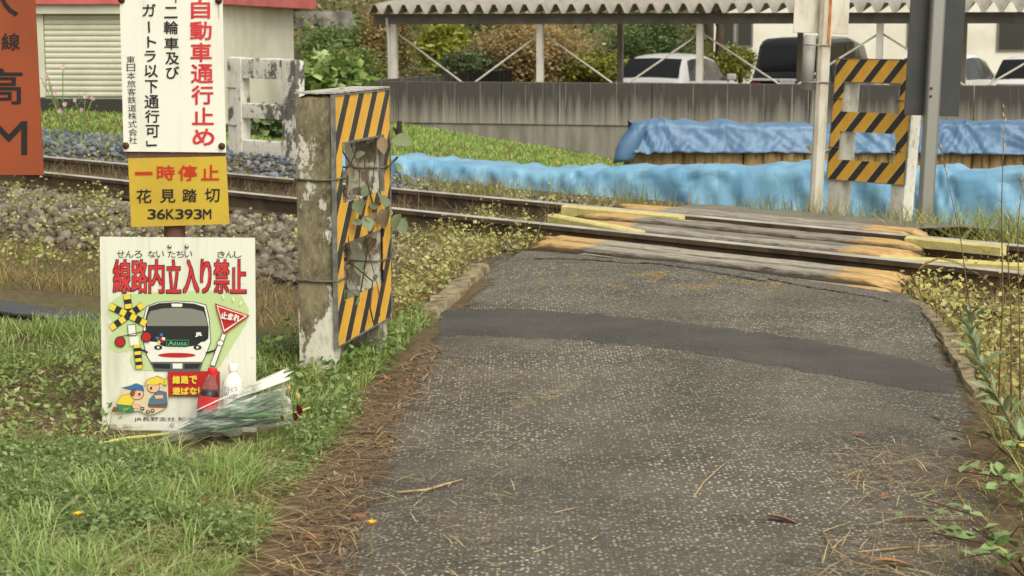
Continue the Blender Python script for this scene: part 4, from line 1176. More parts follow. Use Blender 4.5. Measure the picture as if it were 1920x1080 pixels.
tarp('blue_tarp', 'bright sky blue tarpaulin sagging along the near side of field', [top_of(560, 302, 17.7), top_of(735, 298, 17.3), top_of(860, 306, 17.0), top_of(1000, 320, 16.7), top_of(1130, 315, 16.4), top_of(1300, 317, 16.0), top_of(1500, 311, 15.7), top_of(1700, 318, 15.3), top_of(1800, 320, 15.1), top_of(2100, 330, 14.6)], 0.1, -0.62, 0.6, TARP1, sd=1.0, wr=0.09)
YB = 20.0
t2 = tarp('blue_tarp', 'darker blue tarpaulin folded over top of the straw stack by wall', [top_of(1186, 231, YB), top_of(1260, 227, YB), top_of(1400, 234, YB), top_of(1550, 236, YB), top_of(1700, 232, YB - .1), top_of(1760, 231, YB - .15), top_of(1850, 229, YB - .2), top_of(2150, 238, YB - .4)], 0.3, -0.03, 0.75, TARP2, sd=9.0, wr=0.036)
# end flap of the folded tarp, hanging over the left end of the stack
q = MB(); pts = []
A0, A1 = at(1186, 231, YB - .02), at(1190, 231, YB + .75); B0, B1 = at(1150, 306, YB - .12), at(1158, 300, YB + .7); C0 = at(1206, 292, YB - .06)
n = 10
for i in range(n + 1):
    for j in range(n + 1):
        u, v = i / n, j / n
        top = A0.lerp(A1, u); bot = B0.lerp(B1, u)
        p = top.lerp(bot, v) + Vector((0.03 * nz(u * 3, v * 3, 4) - 0.05 * math.sin(v * PI), -0.05 * math.sin(v * PI) * (1 - u), 0.02 * nz(u * 4, v * 2, 8)))
        q.v.append(tuple(p))
for i in range(n):
    for j in range(n):
        a = i * (n + 1) + j; q.f.append((a, a + n + 1, a + n + 2, a + 1)); q.m.append(0)
k = len(q.v)
for j in range(n + 1):
    v = j / n; e = Vector(q.v[j]); c_ = at(lerp(1215, 1188, v), lerp(233, 300, v), YB - .09)
    q.v.append(tuple(e)); q.v.append(tuple(e.lerp(c_, .5) + Vector((0, -.03, 0)))); q.v.append(tuple(c_))
for j in range(n):
    for w in range(2):
        a = k + j * 3 + w; q.f.append((a, a + 1, a + 4, a + 3)); q.m.append(0)
fl = q.build('end_flap', TARP2, t2, True); md = fl.modifiers.new('solid', 'SOLIDIFY'); md.thickness = 0.006
STRAW = NT('straw'); vec = STRAW.coord('Object', (130, 130, 1.6))
c = STRAW.mix(STRAW.ramp(STRAW.noise(vec, 2.2, 4), 0.35, 0.65), S(140, 112, 72), S(204, 176, 124)); STRAW.bump(STRAW.noise(vec, 3, 3), 0.8, 0.02); STRAW = STRAW.fin(c, 0.9, 0, 0.15)
sx = at(1190, 300, YB).x
ss_ = thing('straw_stack', 'stack of upright tan straw bundles under the darker blue tarpaulin', 'straw stack', (sx, YB + .35, -0.75))
bun = []
for k in range(4):
    q = MB(); nn = 9
    for lv, z in enumerate((0, 0.27, 0.54, 0.80)):
        for j in range(nn):
            a = 2 * PI * j / nn; r = 0.078 * (1 + 0.16 * random.uniform(-1, 1)) * (1.08 if lv in (0, 3) else 0.95); q.v.append((r * math.cos(a), r * math.sin(a), z))
    for lv in range(3):
        for j in range(nn): j2 = (j + 1) % nn; q.f.append((lv * nn + j, lv * nn + j2, lv * nn + nn + j2, lv * nn + nn + j)); q.m.append(0)
    q.f.append(tuple(range(3 * nn, 4 * nn))); q.m.append(0); bun.append(q.data('straw_bundle', STRAW))
for k in range(44):
    o = link('straw_bundle', bun[k % 4], ss_); o.location = (0.03 + k * 0.112, -0.215 - 0.0078 * k + random.uniform(-.012, .012), random.uniform(-.03, .0)); o.rotation_euler = (random.uniform(-.03, .03), random.uniform(-.05, .05), random.uniform(0, 6))
for k in range(5):
    o = link('straw_bundle', bun[k % 4], ss_); o.location = (0.0, -0.24 + k * 0.13, -.01)
q = MB(); q.prism([(0.05, -0.12, 0), (5.0, -0.46, 0), (5.0, 0.3, 0), (0.05, 0.35, 0)], (0, 0, 0.78)); q.build('inner_straw', STRAW, ss_, world=False)

# ================================================================ CONCRETE WALL
m = NT('stained_wall'); vec = m.coord('Object', (5, 5, 0.22))
gcoord = m.node('ShaderNodeTexCoord'); sx_ = m.node('ShaderNodeSeparateXYZ'); m.t.links.new(gcoord.outputs['Object'], sx_.inputs[0])
st1 = m.noise(vec, 1.6, 7, 0.62)
grad = m.ramp(sx_.outputs[2], -0.72, -0.02)             # runs of soot start at the coping and thin out downwards
dk = m.ramp(m.math('ADD', m.math('MULTIPLY', grad, 0.55), st1), 0.56, 0.88)
c = m.mix(dk, S(142, 137, 124), S(76, 73, 67))
st2 = m.noise(m.coord('Object', (11, 11, 0.12), (4, 0, 0)), 2.6, 5, 0.6)
c = m.mix(m.ramp(st2, 0.575, 0.66, 0, 0.8), c, S(164, 159, 144))
m.bump(m.noise(m.coord(), 30, 4), 0.2, 0.01)
WALLM = m.fin(c, 0.92, 0, 0.15)
wa, wb = at(668, 154, 29.3), at(2150, 166, 26.2)
zt = 0.50
wl_ = thing('concrete_wall', 'long streaked grey concrete wall between field and parked cars', 'wall', (wa.x, wa.y, zt))
dv = Vector((wb.x - wa.x, wb.y - wa.y, 0)); LW = dv.length; ang = math.atan2(dv.y, dv.x); wl_.rotation_euler = (0, 0, ang)
pn = 5
for k in range(pn):
    q = MB(); x0, x1 = LW * k / pn + (0.008 if k else 0), LW * (k + 1) / pn; q.box((x0, 0, -0.66), (x1, 0.18, 0.0))
    o = q.build('wall_panel', WALLM, wl_, world=False, bevel=0.012)
q = MB(); q.box((0.01, 0.025, -1.9), (LW, 0.2, -0.665)); q.build('wall_base', M('pale_wall_base', S(140, 136, 122), 0.92, S(116, 112, 99), 2, stretch=(3, 3, .5), bump=.2, bs=20), wl_, world=False)
# return of the wall running back at its left end
q = MB(); q.box((0.0, 0.185, -1.9), (0.18, 9, -0.004)); q.build('wall_return', WALLM, wl_, world=False)

# ================================================================ CARPORT
CPW = M('carport_cream', S(208, 202, 186), 0.6, S(190, 184, 166), 5); CPB = M('carport_beam', S(118, 112, 102), 0.6, S(104, 98, 88), 4); CPR = M('carport_roof_steel', S(176, 168, 152), 0.5, S(160, 152, 138), 2, metal=0.2)
ca, cb_ = at(702, 40, 33.6), at(2100, 34, 29.6); ang = math.atan2(cb_.y - ca.y, cb_.x - ca.x); LC = math.hypot(cb_.x - ca.x, cb_.y - ca.y)
zb0 = 1.42
cp = thing('carport', 'long carport with folded metal roof and cream posts behind wall', 'carport', (ca.x, ca.y, -0.85), (0, 0, ang))
zz = zb0 + 0.85
q = MB(); pitch = 0.285; amp = 0.16; nr = int(LC / pitch); D_ = 6.2; rise = 0.62
for k in range(nr + 1):
    x = k * pitch
    for xo, h in ((0.0, 0.0), (0.05, 0.0), (0.135, amp), (0.20, amp)):
        q.v.append((x + xo, -0.42, zz + 0.22 + h - 0.03)); q.v.append((x + xo, D_, zz + 0.22 + h + rise))
for k in range(len(q.v) // 2 - 1):
    a = 2 * k; q.f.append((a, a + 2, a + 3, a + 1)); q.m.append(0)
o = q.build('folded_roof', CPR, cp, world=False); md = o.modifiers.new('solid', 'SOLIDIFY'); md.thickness = 0.012
q = MB(); q.box((0.0, -0.06, zz), (LC, 0.08, zz + 0.185)); q.build('front_beam', CPB, cp, world=False, bevel=0.006)
q = MB(); q.box((0.0, D_ - .5, zz + rise - .05), (LC, D_ - .36, zz + rise + .14)); q.build('rear_beam', CPB, cp, world=False)
def cx(px): # where a reading along the front row falls on the carport's own axis
    best = min(range(0, 2000), key=lambda k: abs((lambda X, Y_: 960 + X / Y_ * FPX - px)(ca.x + math.cos(ang) * LC * k / 2000, ca.y + math.sin(ang) * LC * k / 2000)))
    return LC * best / 2000
posts = [cx(741), cx(1012), cx(1309), cx(1643), cx(2010)]
q = MB(); q.box((-0.055, -0.05, 0), (0.055, 0.06, zz)); pm_ = q.data('post', CPW)
for x in posts:
    o = link('post', pm_, cp); o.location = (x, 0, 0)
q = MB(); q.box((-0.055, -0.05, 0), (0.055, 0.06, zz + rise - 0.06)); pm2 = q.data('post', CPW)
for px_ in (950, 1290, 1600, 1900):
    o = link('post', pm2, cp); o.location = (cx(px_) * 1.12 + .3, D_ - .43, 0)
for a, b_ in zip(posts, posts[1:]):
    for s_ in (0, 1):
        q = MB(); z0, z1 = (zz - 0.15, 0.15) if s_ else (0.15, zz - 0.15); y_o = 0.10 + .02 * s_
        q.tube([(a, y_o, z0), (b_, y_o, z1)], 0.018, 6); q.build('brace', CPW, cp, True, False)
q = MB(); q.tube([(posts[0] - 0.09, -0.12, zz + .12), (posts[0] - 0.09, -0.10, zz - .02), (posts[0] - 0.075, -0.085, zz - .25), (posts[0] - .07, -0.085, 0.0)], 0.03, 8); q.build('downpipe', M('pale_pipe', S(186, 186, 176), .5), cp, True, False)

# ================================================================ CARS
GLASS = NT('car_glass'); GLASS = GLASS.fin((0.010, 0.011, 0.011), 0.12, 0, 0.35)
TYRE = M('tyre', (0.02, 0.02, 0.02), 0.9); RIM = M('alloy_rim', (0.5, 0.5, 0.5), 0.35, metal=0.8)
TAIL = M('tail_lamp', S(120, 18, 20), 0.25, spec=0.6); CHROME = M('chrome_trim', (0.7, 0.7, 0.68), 0.2, metal=0.9); BLKP = M('black_trim', (0.02, 0.02, 0.02), 0.5); PLATEW = M('plate_white', S(220, 220, 214), .5)
def car(name, label, stations, paint, loc, rotz, rear_win, side_wins, front_win, tails, plate_z, bands=()):
    """stations: (x from rear, z low, z belt, z roof, half width, half roof width)"""
    c_ = thing(name, label, 'car', loc, (0, 0, rotz), 'cars parked behind the wall')
    def sec(stn):
        x, zl, zb_, zr, w, wr = stn; g_ = zr - zb_
        return [(w * .9, zl), (w, zl + .22), (w, lerp(zl, zb_, .6)), (w * .975, zb_), (lerp(w * .965, wr, .5), zb_ + g_ * .5), (wr, zr - min(.07, g_ * .3)), (wr * .86, zr - min(.015, g_ * .1)), (wr * .45, zr + .012), (0, zr + .018)]
    def station(x):
        for a, b_ in zip(stations, stations[1:]):
            if x <= b_[0]:
                f = (x - a[0]) / (b_[0] - a[0]); return tuple(lerp(p, r, f) for p, r in zip(a, b_))
        return stations[-1]
    xs = []
    for a, b_ in zip(stations, stations[1:]):
        n = max(1, int((b_[0] - a[0]) / .12)); xs += [lerp(a[0], b_[0], k / n) for k in range(n)]
    xs.append(stations[-1][0])
    q = MB(); m_ = 17
    for x in xs:
        h = sec(station(x)); full = [(-w, z) for w, z in h] + [(w, z) for w, z in reversed(h[:-1])]
        q.v += [(x, w, z) for w, z in full]
    for i in range(len(xs) - 1):
        for j in range(m_):
            j2 = (j + 1) % m_; q.f.append((i * m_ + j, i * m_ + j2, (i + 1) * m_ + j2, (i + 1) * m_ + j)); q.m.append(0)
    q.f.append(tuple(reversed(range(m_)))); q.m.append(0); q.f.append(tuple(range((len(xs) - 1) * m_, len(xs) * m_))); q.m.append(0)
    q.build('body', paint, c_, True, False)
    def spt(x, v, sd):   # v: 3..8 along the half section
        h = sec(station(x)); i = min(int(v), 7); f = v - i
        return Vector((x, sd * lerp(h[i][0], h[i + 1][0], f), lerp(h[i][1], h[i + 1][1], f)))
    def side_patch(nm, x0, x1, v0, v1, sd, mt, off=.008, sl0=0.0, sl1=0.0):
        p = MB(); n = 8
        for i in range(n + 1):
            for j in range(n + 1):
                v = lerp(v0, v1, j / n); x = lerp(x0 + sl0 * j / n, x1 + sl1 * j / n, i / n); e = spt(x, v, sd); p.v.append((e.x, e.y + sd * off, e.z + off * .2))
        for i in range(n):
            for j in range(n):
                a = i * (n + 1) + j; f = (a, a + n + 1, a + n + 2, a + 1); p.f.append(f if sd < 0 else f[::-1]); p.m.append(0)
        return p.build(nm, mt, c_, True, False)
    def end_patch(nm, x0, x1, wf, mt, off, sgn):
        p = MB(); n = 8
        for i in range(n + 1):
            x = lerp(x0, x1, i / n); s_ = station(x); zr, wr = s_[3], s_[5]
            for j in range(n + 1):
                u = lerp(-1, 1, j / n); p.v.append((x + sgn * off - sgn * .02 * u * u * 0, u * wr * wf, zr + .018 - .02 * abs(u) ** 1.5 + off * .5))
        for i in range(n):
            for j in range(n):
                a = i * (n + 1) + j; p.f.append((a, a + 1, a + n + 2, a + n + 1)); p.m.append(0)
        return p.build(nm, mt, c_, True, False)
    end_patch('rear_window', *rear_win, GLASS, .02, -1); end_patch('windscreen', *front_win, GLASS, .02, 1)
    for sd in (-1, 1):
        for (x0, x1, s0, s1) in side_wins: side_patch('side_window', x0, x1, 3.06, 4.9, sd, GLASS, .012, s0, s1)
        z0, z1, w0, w1, xd = tails
        p = MB(); w = stations[0][4]; p.box((-.03, min(sd * w0, sd * w1), z0), (xd, max(sd * w0, sd * w1), z1)); p.build('tail_lamp', TAIL, c_, world=False, bevel=.02)
        for wx in (0.85, stations[-1][0] - .9):
            ty = MB(); mt_ = Matrix.Translation((wx, sd * (w - .10), .33)) @ Matrix.Rotation(PI / 2, 4, 'X')
            ty.lathe([(.2, -.1), (.33, -.1), (.34, -.05), (.34, .05), (.33, .1), (.2, .1)], 20, mat=mt_); wo = ty.build('wheel', TYRE, c_, True, False)
            rm = MB(); rm.lathe([(0, -.09), (.2, -.085), (.2, .085), (0, .09)], 16, mat=mt_); rm.build('rim', RIM, wo, True, False)
        mx = station(front_win[0])[0] + .1; h = station(mx)
        p = MB(); p.box((mx, sd * h[4] * .98 if sd > 0 else -h[4] - .2, h[2] + .02), (mx + .1, sd * h[4] + .2 if sd > 0 else -h[4] * .98, h[2] + .17)); p.build('mirror', paint, c_, world=False, bevel=.03)
    p = MB(); p.box((-.035, -.17, plate_z), (.02, .17, plate_z + .17)); p.build('number_plate', PLATEW, c_, world=False)
    for z0, z1, wf, mt in bands:
        p = MB(); w = stations[0][4] * wf; p.box((-.022, -w, z0), (.05, w, z1)); p.build('trim_band', mt, c_, world=False, bevel=.006)
    return c_
PSV = M('silver_car_paint', S(186, 184, 178), 0.3, spec=0.5); PW = M('white_car_paint', S(214, 212, 204), 0.25, spec=0.6); PWG = M('pearl_grey_paint', S(168, 162, 152), 0.25, spec=.6); PB = M('black_car_paint', S(26, 26, 27), 0.18, spec=.6)
SUV = [(0, .35, .92, .97, .80, .74), (.12, .30, .98, 1.06, .86, .76), (.30, .29, 1.0, 1.30, .89, .72), (.55, .28, 1.0, 1.52, .90, .68), (.9, .25, 1.0, 1.585, .91, .68), (1.5, .25, .99, 1.615, .91, .69), (2.0, .25, .98, 1.60, .91, .69), (2.75, .25, .96, 1.49, .91, .66), (3.35, .26, .95, 1.06, .90, .72), (4.1, .28, .86, .92, .86, .70), (4.4, .34, .66, .72, .74, .6)]
VAN = [(0, .35, 1.0, 1.02, .88, .80), (.06, .28, 1.02, 1.15, .92, .78), (.30, .25, 1.05, 1.88, .92, .76), (.5, .22, 1.05, 2.0, .92, .76), (2.2, .22, 1.05, 2.03, .92, .76), (3.4, .22, 1.0, 1.88, .92, .70), (4.1, .25, .98, 1.12, .90, .74), (4.75, .28, .88, .95, .86, .7), (4.95, .35, .7, .74, .76, .6)]
def park(px, Y, heading):      # rear centre of the car, heading clockwise from straight away
    p = at(px, 100, Y); return (p.x, p.y, -0.85), PI / 2 - math.radians(heading)
def mk_suv(label, px, Y, hd):
    l_, r_ = park(px, Y, hd)
    return car('parked_car', label, SUV, PSV if 'crossover' in label else PW, l_, r_, (.14, .53, .96), [(.46, 1.52, .26, 0), (1.57, 2.46, 0, 0), (2.5, 3.26, 0, -.46)], (2.85, 3.3, .9), (.84, .95, .50, .84, .2), .55, [(.955, .985, .8, PWG), (.80, .832, .97, BLKP)])
mk_suv('silver crossover car seen from behind between two carport posts', 1214, 42.0, 26)
l_, r_ = park(1478, 39.6, 27)
car('parked_van', 'black tall minivan with dark rear window under the carport', VAN, PB, l_, r_, (.10, .285, .9), [(.32, 1.5, .10, 0), (1.56, 2.6, 0, 0), (2.66, 3.7, 0, -.42)], (3.5, 4.05, .9), (.98, 1.05, .62, .86, .12), .9, [(1.075, 1.125, .92, PLATEW)])
mk_suv('white car mostly hidden by the dark grey panel and striped guard', 1735, 43.0, 30)
mk_suv('white car with red tail lamp at the right picture edge', 1925, 40.5, 30)

# ================================================================ SHED AND FAR BUILDING
CREAM = M('cream_siding', S(222, 218, 196), 0.7, S(208, 202, 178), 1.5); REDF = M('red_fascia', S(196, 104, 96), 0.6, S(180, 92, 84), 3); SHUT = M('beige_shutter', S(198, 196, 170), 0.5, S(186, 184, 158), 2)
sc0 = at(408, 100, 24.0)
sh = thing('storage_shed', 'cream shed with beige roller shutter and red roof edge behind tracks', 'shed', (sc0.x, sc0.y, 0.15))
Z0 = 0.15
sb = at(551, 100, 29.0)
wallz = 1.64
q = MB(); x1 = sc0.x; y1 = sc0.y
q.prism([(x1, y1, Z0 - .6), (sb.x, sb.y, Z0 - .6), (sb.x - 5, sb.y + 1.2, Z0 - .6), (x1 - 6.0, y1 + .6, Z0 - .6)], (0, 0, wallz - Z0 + .6))
q.build('wall', CREAM, sh)
q = MB(); o_ = 0.12; fr = [(x1 + o_, y1 - .2, wallz), (sb.x + .35, sb.y + .1, wallz), (sb.x - 5, sb.y + 1.5, wallz), (x1 - 6.2, y1 + .4, wallz)]
q.prism(fr, (0, 0, 0.17)); q.build('roof_edge', REDF, sh)
sl = at(72, 25, 24.0); sr_ = at(226, 180, 24.0); zs0 = at(150, 182, 24.2).z; zs1 = at(150, 26, 24.2).z
def fy(x): return y1 + (x1 - x) * 0.1      # front wall line
q = MB(); q.prism([(sl.x - 1.2, fy(sl.x - 1.2) - .02, zs1), (x1 - .35, fy(x1 - .35) - .02, zs1), (x1 - .35, fy(x1 - .35) - .14, zs1), (sl.x - 1.2, fy(sl.x - 1.2) - .14, zs1)], (0, 0, .12)); q.build('shutter_box', SHUT, sh)
shp = MB(); shutter = None
q = MB(); q.box((sl.x - 1.25, 0, 0), (sl.x - 1.25 + .06, .05, zs1 - zs0)); 
ns_ = 15; hgt = (zs1 - zs0) / ns_
xl_, xr_ = sl.x + .02, x1 - .4
q = MB(); q.prism([(xl_, fy(xl_) - .012, zs0), (xr_, fy(xr_) - .012, zs0), (xr_, fy(xr_) - .003, zs0), (xl_, fy(xl_) - .003, zs0)], (0, 0, zs1 - zs0)); shutter = q.build('shutter', SHUT, sh)
for k in range(ns_):
    q = MB(); za = zs0 + k * hgt
    prof = [(0.012, 0.0), (0.028, hgt * .25), (0.030, hgt * .6), (0.012, hgt * .96)]
    for x in (xl_, xr_):
        for d_, h_ in prof: q.v.append((x, fy(x) - d_ - .002, za + h_))
    for j in range(3): q.f.append((j, j + 4, j + 5, j + 1)); q.m.append(0)
    o = q.build('slat', SHUT, sh); o.parent = shutter
q = MB(); q.box((xl_ - .10, fy(xl_) - .05, zs0), (xl_ - .01, fy(xl_) - .004, zs1)); q.build('shutter_guide', SHUT, sh)
q = MB(); q.prism([(xl_ - .2, fy(xl_) - .03, Z0 - .3), (xr_, fy(xr_) - .03, Z0 - .3), (xr_, fy(xr_) - .004, Z0 - .3), (xl_ - .2, fy(xl_) - .004, Z0 - .3)], (0, 0, zs0 - Z0 + .28)); q.build('plinth', M('dark_plinth', S(58, 56, 48), .9), sh)
q = MB(); px0 = at(172, 105, 24.3); q.box((px0.x - .04, px0.y - .12, px0.z - .012), (px0.x + .04, px0.y - .06, px0.z + .012)); q.build('shutter_handle', M('dark_handle', S(96, 92, 78), .5), sh)

bd0 = at(1338, 100, 58)
bl = thing('white_building', 'white building with dark windows behind the parked cars', 'building', (bd0.x, bd0.y, -.5))
BWALL = M('white_render', S(220, 216, 198), 0.8, S(206, 200, 180), .8); FRAME = M('window_frame_grey', S(110, 106, 98), .5); PANE = NT('dark_pane'); PANE = PANE.fin(S(58, 58, 52), 0.1, 0, .6)
q = MB(); bx1 = at(2150, 100, 58).x; q.box((bd0.x, bd0.y, -.6), (bx1, bd0.y + 9, 6.5)); q.build('wall', BWALL, bl)
q = MB(); q.box((bd0.x - .4, bd0.y - .5, 6.5), (bx1 + .4, bd0.y + 9.4, 6.8)); q.build('roof_slab', FRAME, bl)
for x0, x1_, y0_, y1_ in ((1346, 1378, 40, 88), (1380, 1412, 40, 88), (1790, 1812, 20, 90), (1868, 1925, 24, 96), (1700, 1730, 30, 90)):
    a = at(x0, y1_, 58); c_ = at(x1_, y0_, 58)
    q = MB(); q.box((a.x, bd0.y - .06, a.z), (c_.x, bd0.y - .004, c_.z)); w_ = q.build('window', FRAME, bl)
    q = MB(); q.box((a.x + .06, bd0.y - .075, a.z + .06), (c_.x - .06, bd0.y - .062, c_.z - .06)); pn_ = q.build('pane', PANE, bl); pn_.parent = w_

# ================================================================ VEGETATION
def pip(P, poly):
    x, y = P[:, 0], P[:, 1]; ins = np.zeros(len(P), bool); n = len(poly); j = n - 1
    for i in range(n):
        xi, yi = poly[i][:2]; xj, yj = poly[j][:2]
        ins ^= ((yi > y) != (yj > y)) & (x < (xj - xi) * (y - yi) / (yj - yi + 1e-12) + xi); j = i
    return ins
def scatter(poly, n, clump=0.0, cs=1.5, keep_off_road=0.0, seed=0.0, thr=None):
    P = np.array([tuple(p)[:2] for p in poly]); lo, hi = P.min(0), P.max(0); out = []
    while len(out) < n:
        c_ = rng.uniform(lo, hi, (n * 2, 2)); c_ = c_[pip(c_, P)]
        for x, y in c_:
            if clump and nz(x * cs, y * cs, seed) * 0.5 + 0.5 < rng.random() * clump: continue
            if thr is not None and nz(x * cs, y * cs, seed) + .5 * nz(x * cs * 2.7, y * cs * 2.7, seed) + rng.normal(0, .10) < thr: continue
            if keep_off_road is not None and y < 10.7 and road_l(y) - keep_off_road < x < road_r(y) + keep_off_road: continue
            out.append((x, y, terrain(x, y)))
            if len(out) >= n: break
    return np.array(out[:n])
def pxpoly(pts, z=0.0): return [tuple(gr(x, y, z)) for x, y in pts]
def palette(cols, n, var=0.26):
    c_ = np.array(cols)[rng.integers(0, len(cols), n)]; return np.clip(c_ * rng.uniform(1 - var, 1 + var, (n, 1)), 0, 1)
def blades(name, label, cat, pts, h, w, cols, lean=0.5, flat_=0.0, mat=None, kind='stuff', parent=None, curve=0.6):
    n = len(pts); H_ = rng.uniform(h[0], h[1], n); a = rng.uniform(0, 2 * PI, n); dirv = np.stack([np.cos(a), np.sin(a)], 1)
    ln = np.abs(rng.normal(lean, lean * 0.5, n)) + flat_; side = np.stack([-dirv[:, 1], dirv[:, 0]], 1)
    V = np.zeros((n, 7, 3)); k = 0
    for i, (f, wf) in enumerate(((0, 0.8), (0.4, 1.0), (0.75, 0.7))):
        out = (ln * (f + curve * f * f))[:, None] * dirv * H_[:, None]
        zz_ = H_ * f * (1 - 0.30 * np.minimum(1.6, ln) * f)
        if flat_: zz_ = H_ * 0.06 * math.sin(f * PI) + 0.008
        for sg in (-1, 1):
            V[:, k, :2] = pts[:, :2] + out + sg * side * (w * wf / 2); V[:, k, 2] = pts[:, 2] + zz_; k += 1
    f = 1.0; V[:, 6, :2] = pts[:, :2] + (ln * (1 + curve))[:, None] * dirv * H_[:, None]
    V[:, 6, 2] = pts[:, 2] + (H_ * (1 - 0.42 * np.minimum(1.6, ln)) if not flat_ else 0.010)
    T = np.array([(0, 1, 3), (0, 3, 2), (2, 3, 5), (2, 5, 4), (4, 5, 6)])
    F_ = (T[None] + (np.arange(n) * 7)[:, None, None]).reshape(-1, 3)
    o = fast_mesh(name, V.reshape(-1, 3), F_, mat or LEAF, np.repeat(palette(cols, n), 7, 0), parent)
    if kind: tag(o, label, cat, kind=kind)
    return o
def leaf_arrays(C, size, cols, up=0.5, asp=0.55):
    """C: leaf centres; diamond leaves of random attitude"""
    n = len(C); d_ = rng.normal(0, 1, (n, 3)); d_[:, 2] *= 0.6; d_ /= np.linalg.norm(d_, axis=1)[:, None]
    nn = rng.normal(0, 1, (n, 3)); nn[:, 2] = np.abs(nn[:, 2]) + up; s_ = np.cross(d_, nn); s_ /= np.linalg.norm(s_, axis=1)[:, None] + 1e-9
    L_ = rng.uniform(size[0], size[1], n)[:, None]
    V = np.stack([C - d_ * L_ * .5, C + s_ * L_ * asp * .5, C + d_ * L_ * .5, C - s_ * L_ * asp * .5], 1)
    F_ = (np.array([(0, 1, 2), (0, 2, 3)])[None] + (np.arange(n) * 4)[:, None, None]).reshape(-1, 3)
    return V.reshape(-1, 3), F_, np.repeat(palette(cols, n, .22), 4, 0)
def join(parts):
    V, F_, C_ = [], [], []; k = 0
    for v, f, c_ in parts: V.append(v); F_.append(f + k); C_.append(c_); k += len(v)
    return np.concatenate(V), np.concatenate(F_), np.concatenate(C_)
def weeds(name, label, cat, pts, h, nl, size, cols, stemc, spread=0.05, asp=0.75, kind='stuff'):
    n = len(pts); parts = []; H_ = rng.uniform(h[0], h[1], n); tipo = rng.normal(0, .25, (n, 2)) * H_[:, None]
    V = np.zeros((n, 3, 3)); V[:, 0] = pts + [-.0018, 0, 0]; V[:, 1] = pts + [.0018, 0, 0]; V[:, 2] = pts; V[:, 2, :2] += tipo; V[:, 2, 2] += H_
    parts.append((V.reshape(-1, 3), np.arange(n * 3).reshape(-1, 3), np.repeat(palette([stemc], n), 3, 0)))
    f = rng.uniform(.2, 1.05, (n, nl)); C_ = pts[:, None, :] + np.concatenate([tipo[:, None, :] * f[:, :, None], (H_[:, None] * f)[:, :, None]], 2)
    C_ = C_ + rng.normal(0, spread, (n, nl, 3)) * np.array([1, 1, .5]); C_ = C_.reshape(-1, 3)
    parts.append(leaf_arrays(C_, size, cols, 0.9, asp))
    v, f_, c_ = join(parts); o = fast_mesh(name, v, f_, LEAF, c_); return tag(o, label, cat, kind=kind)

G1 = [S(144, 166, 92), S(162, 180, 108), S(122, 146, 76), S(182, 188, 128)]
GY = [S(150, 158, 84), S(168, 166, 96), S(130, 140, 70)]
TAN = [S(186, 160, 112), S(160, 130, 86), S(140, 108, 72), S(200, 180, 134)]
BRN_ = [S(116, 98, 78), S(138, 118, 94), S(98, 83, 66), S(160, 140, 112)]
OLV = [S(150, 140, 84), S(132, 130, 70), S(170, 152, 98), S(116, 120, 60)]
YG = [S(192, 188, 120), S(170, 172, 104), S(202, 194, 136), S(146, 150, 84)]

A1 = pxpoly([(-120, 850), (190, 842), (330, 872), (470, 835), (560, 790), (650, 720), (672, 765), (640, 860), (590, 930), (545, 1000), (490, 1110), (430, 1300), (-400, 1300)])
blades('grass', 'lush green grass in the left foreground below the poster', 'grass', scatter(A1, 19000, .6, 2.4, -0.12, 1, -.10), (0.018, 0.07), 0.0022, G1, 0.95)
blades('grass', 'longer pale green grass tufts in the left foreground', 'grass', scatter(A1, 4600, .6, 3.4, 0.1, 8, .22), (0.04, 0.12), 0.0028, [S(154, 182, 102), S(136, 166, 86), S(170, 190, 118), S(186, 190, 132)], 0.9)
weeds('ground_cover', 'small leafy green weeds among the foreground grass', 'weeds', scatter(A1, 4200, .6, 2.0, -0.12, 5, -.02), (0.015, 0.05), 9, (0.008, 0.022), [S(124, 146, 88), S(144, 162, 104), S(104, 126, 74), S(160, 172, 120)], S(120, 130, 70), 0.025, .6)
blades('dry_grass', 'dry straw lying in the foreground grass', 'dry grass', scatter(A1, 2300, 1.0, 2.0, 0.0, 9), (0.05, 0.16), 0.003, TAN, 0.2, 0.9, DRY)
A2 = pxpoly([(470, 660), (560, 640), (640, 640), (740, 585), (800, 560), (800, 600), (750, 640), (700, 700), (660, 745), (580, 790), (480, 790), (440, 720)])
blades('grass', 'green grass tufts around the foot of the near guard', 'grass', scatter(A2, 4200, 1.0, 3, 0.02, 3), (0.02, 0.085), 0.0036, G1 + GY, 0.55)
weeds('ground_cover', 'leafy weeds under the near striped plate', 'weeds', scatter(A2, 150, 1.1, 3, 0.0, 6), (0.03, 0.09), 10, (0.018, 0.04), [S(120, 146, 84), S(146, 164, 100), S(100, 126, 66)], S(110, 120, 70), 0.03, .6)
A3 = pxpoly([(-300, 605), (200, 620), (560, 690), (480, 720), (190, 715), (-300, 745)], -0.04)
blades('grass', 'bright green grass behind the poster at left', 'grass', scatter(A3, 5500, 0.6, 2, 0.1, 4, -.1), (0.03, 0.10), 0.0042, G1 + [S(160, 178, 100)], 0.6)
A4 = pxpoly([(-300, 690), (190, 680), (240, 760), (200, 835), (60, 850), (-300, 880)])
blades('dry_grass', 'brown dead straw and needles beside the poster at left', 'dry grass', scatter(A4, 3600, .6, 2, 0.1, 2), (0.05, 0.16), 0.003, BRN_ + TAN[:2], 0.2, 0.9, DRY)
weeds('ground_cover', 'feathery green weeds beside the dead straw at left', 'weeds', scatter(A4, 330, 1.2, 2, 0.1, 2), (0.03, 0.1), 9, (0.015, 0.035), G1, S(120, 130, 70), 0.03, .5)
A5 = pxpoly([(-500, 400), (240, 430), (560, 470), (560, 640), (200, 620), (-500, 610)], -0.2)
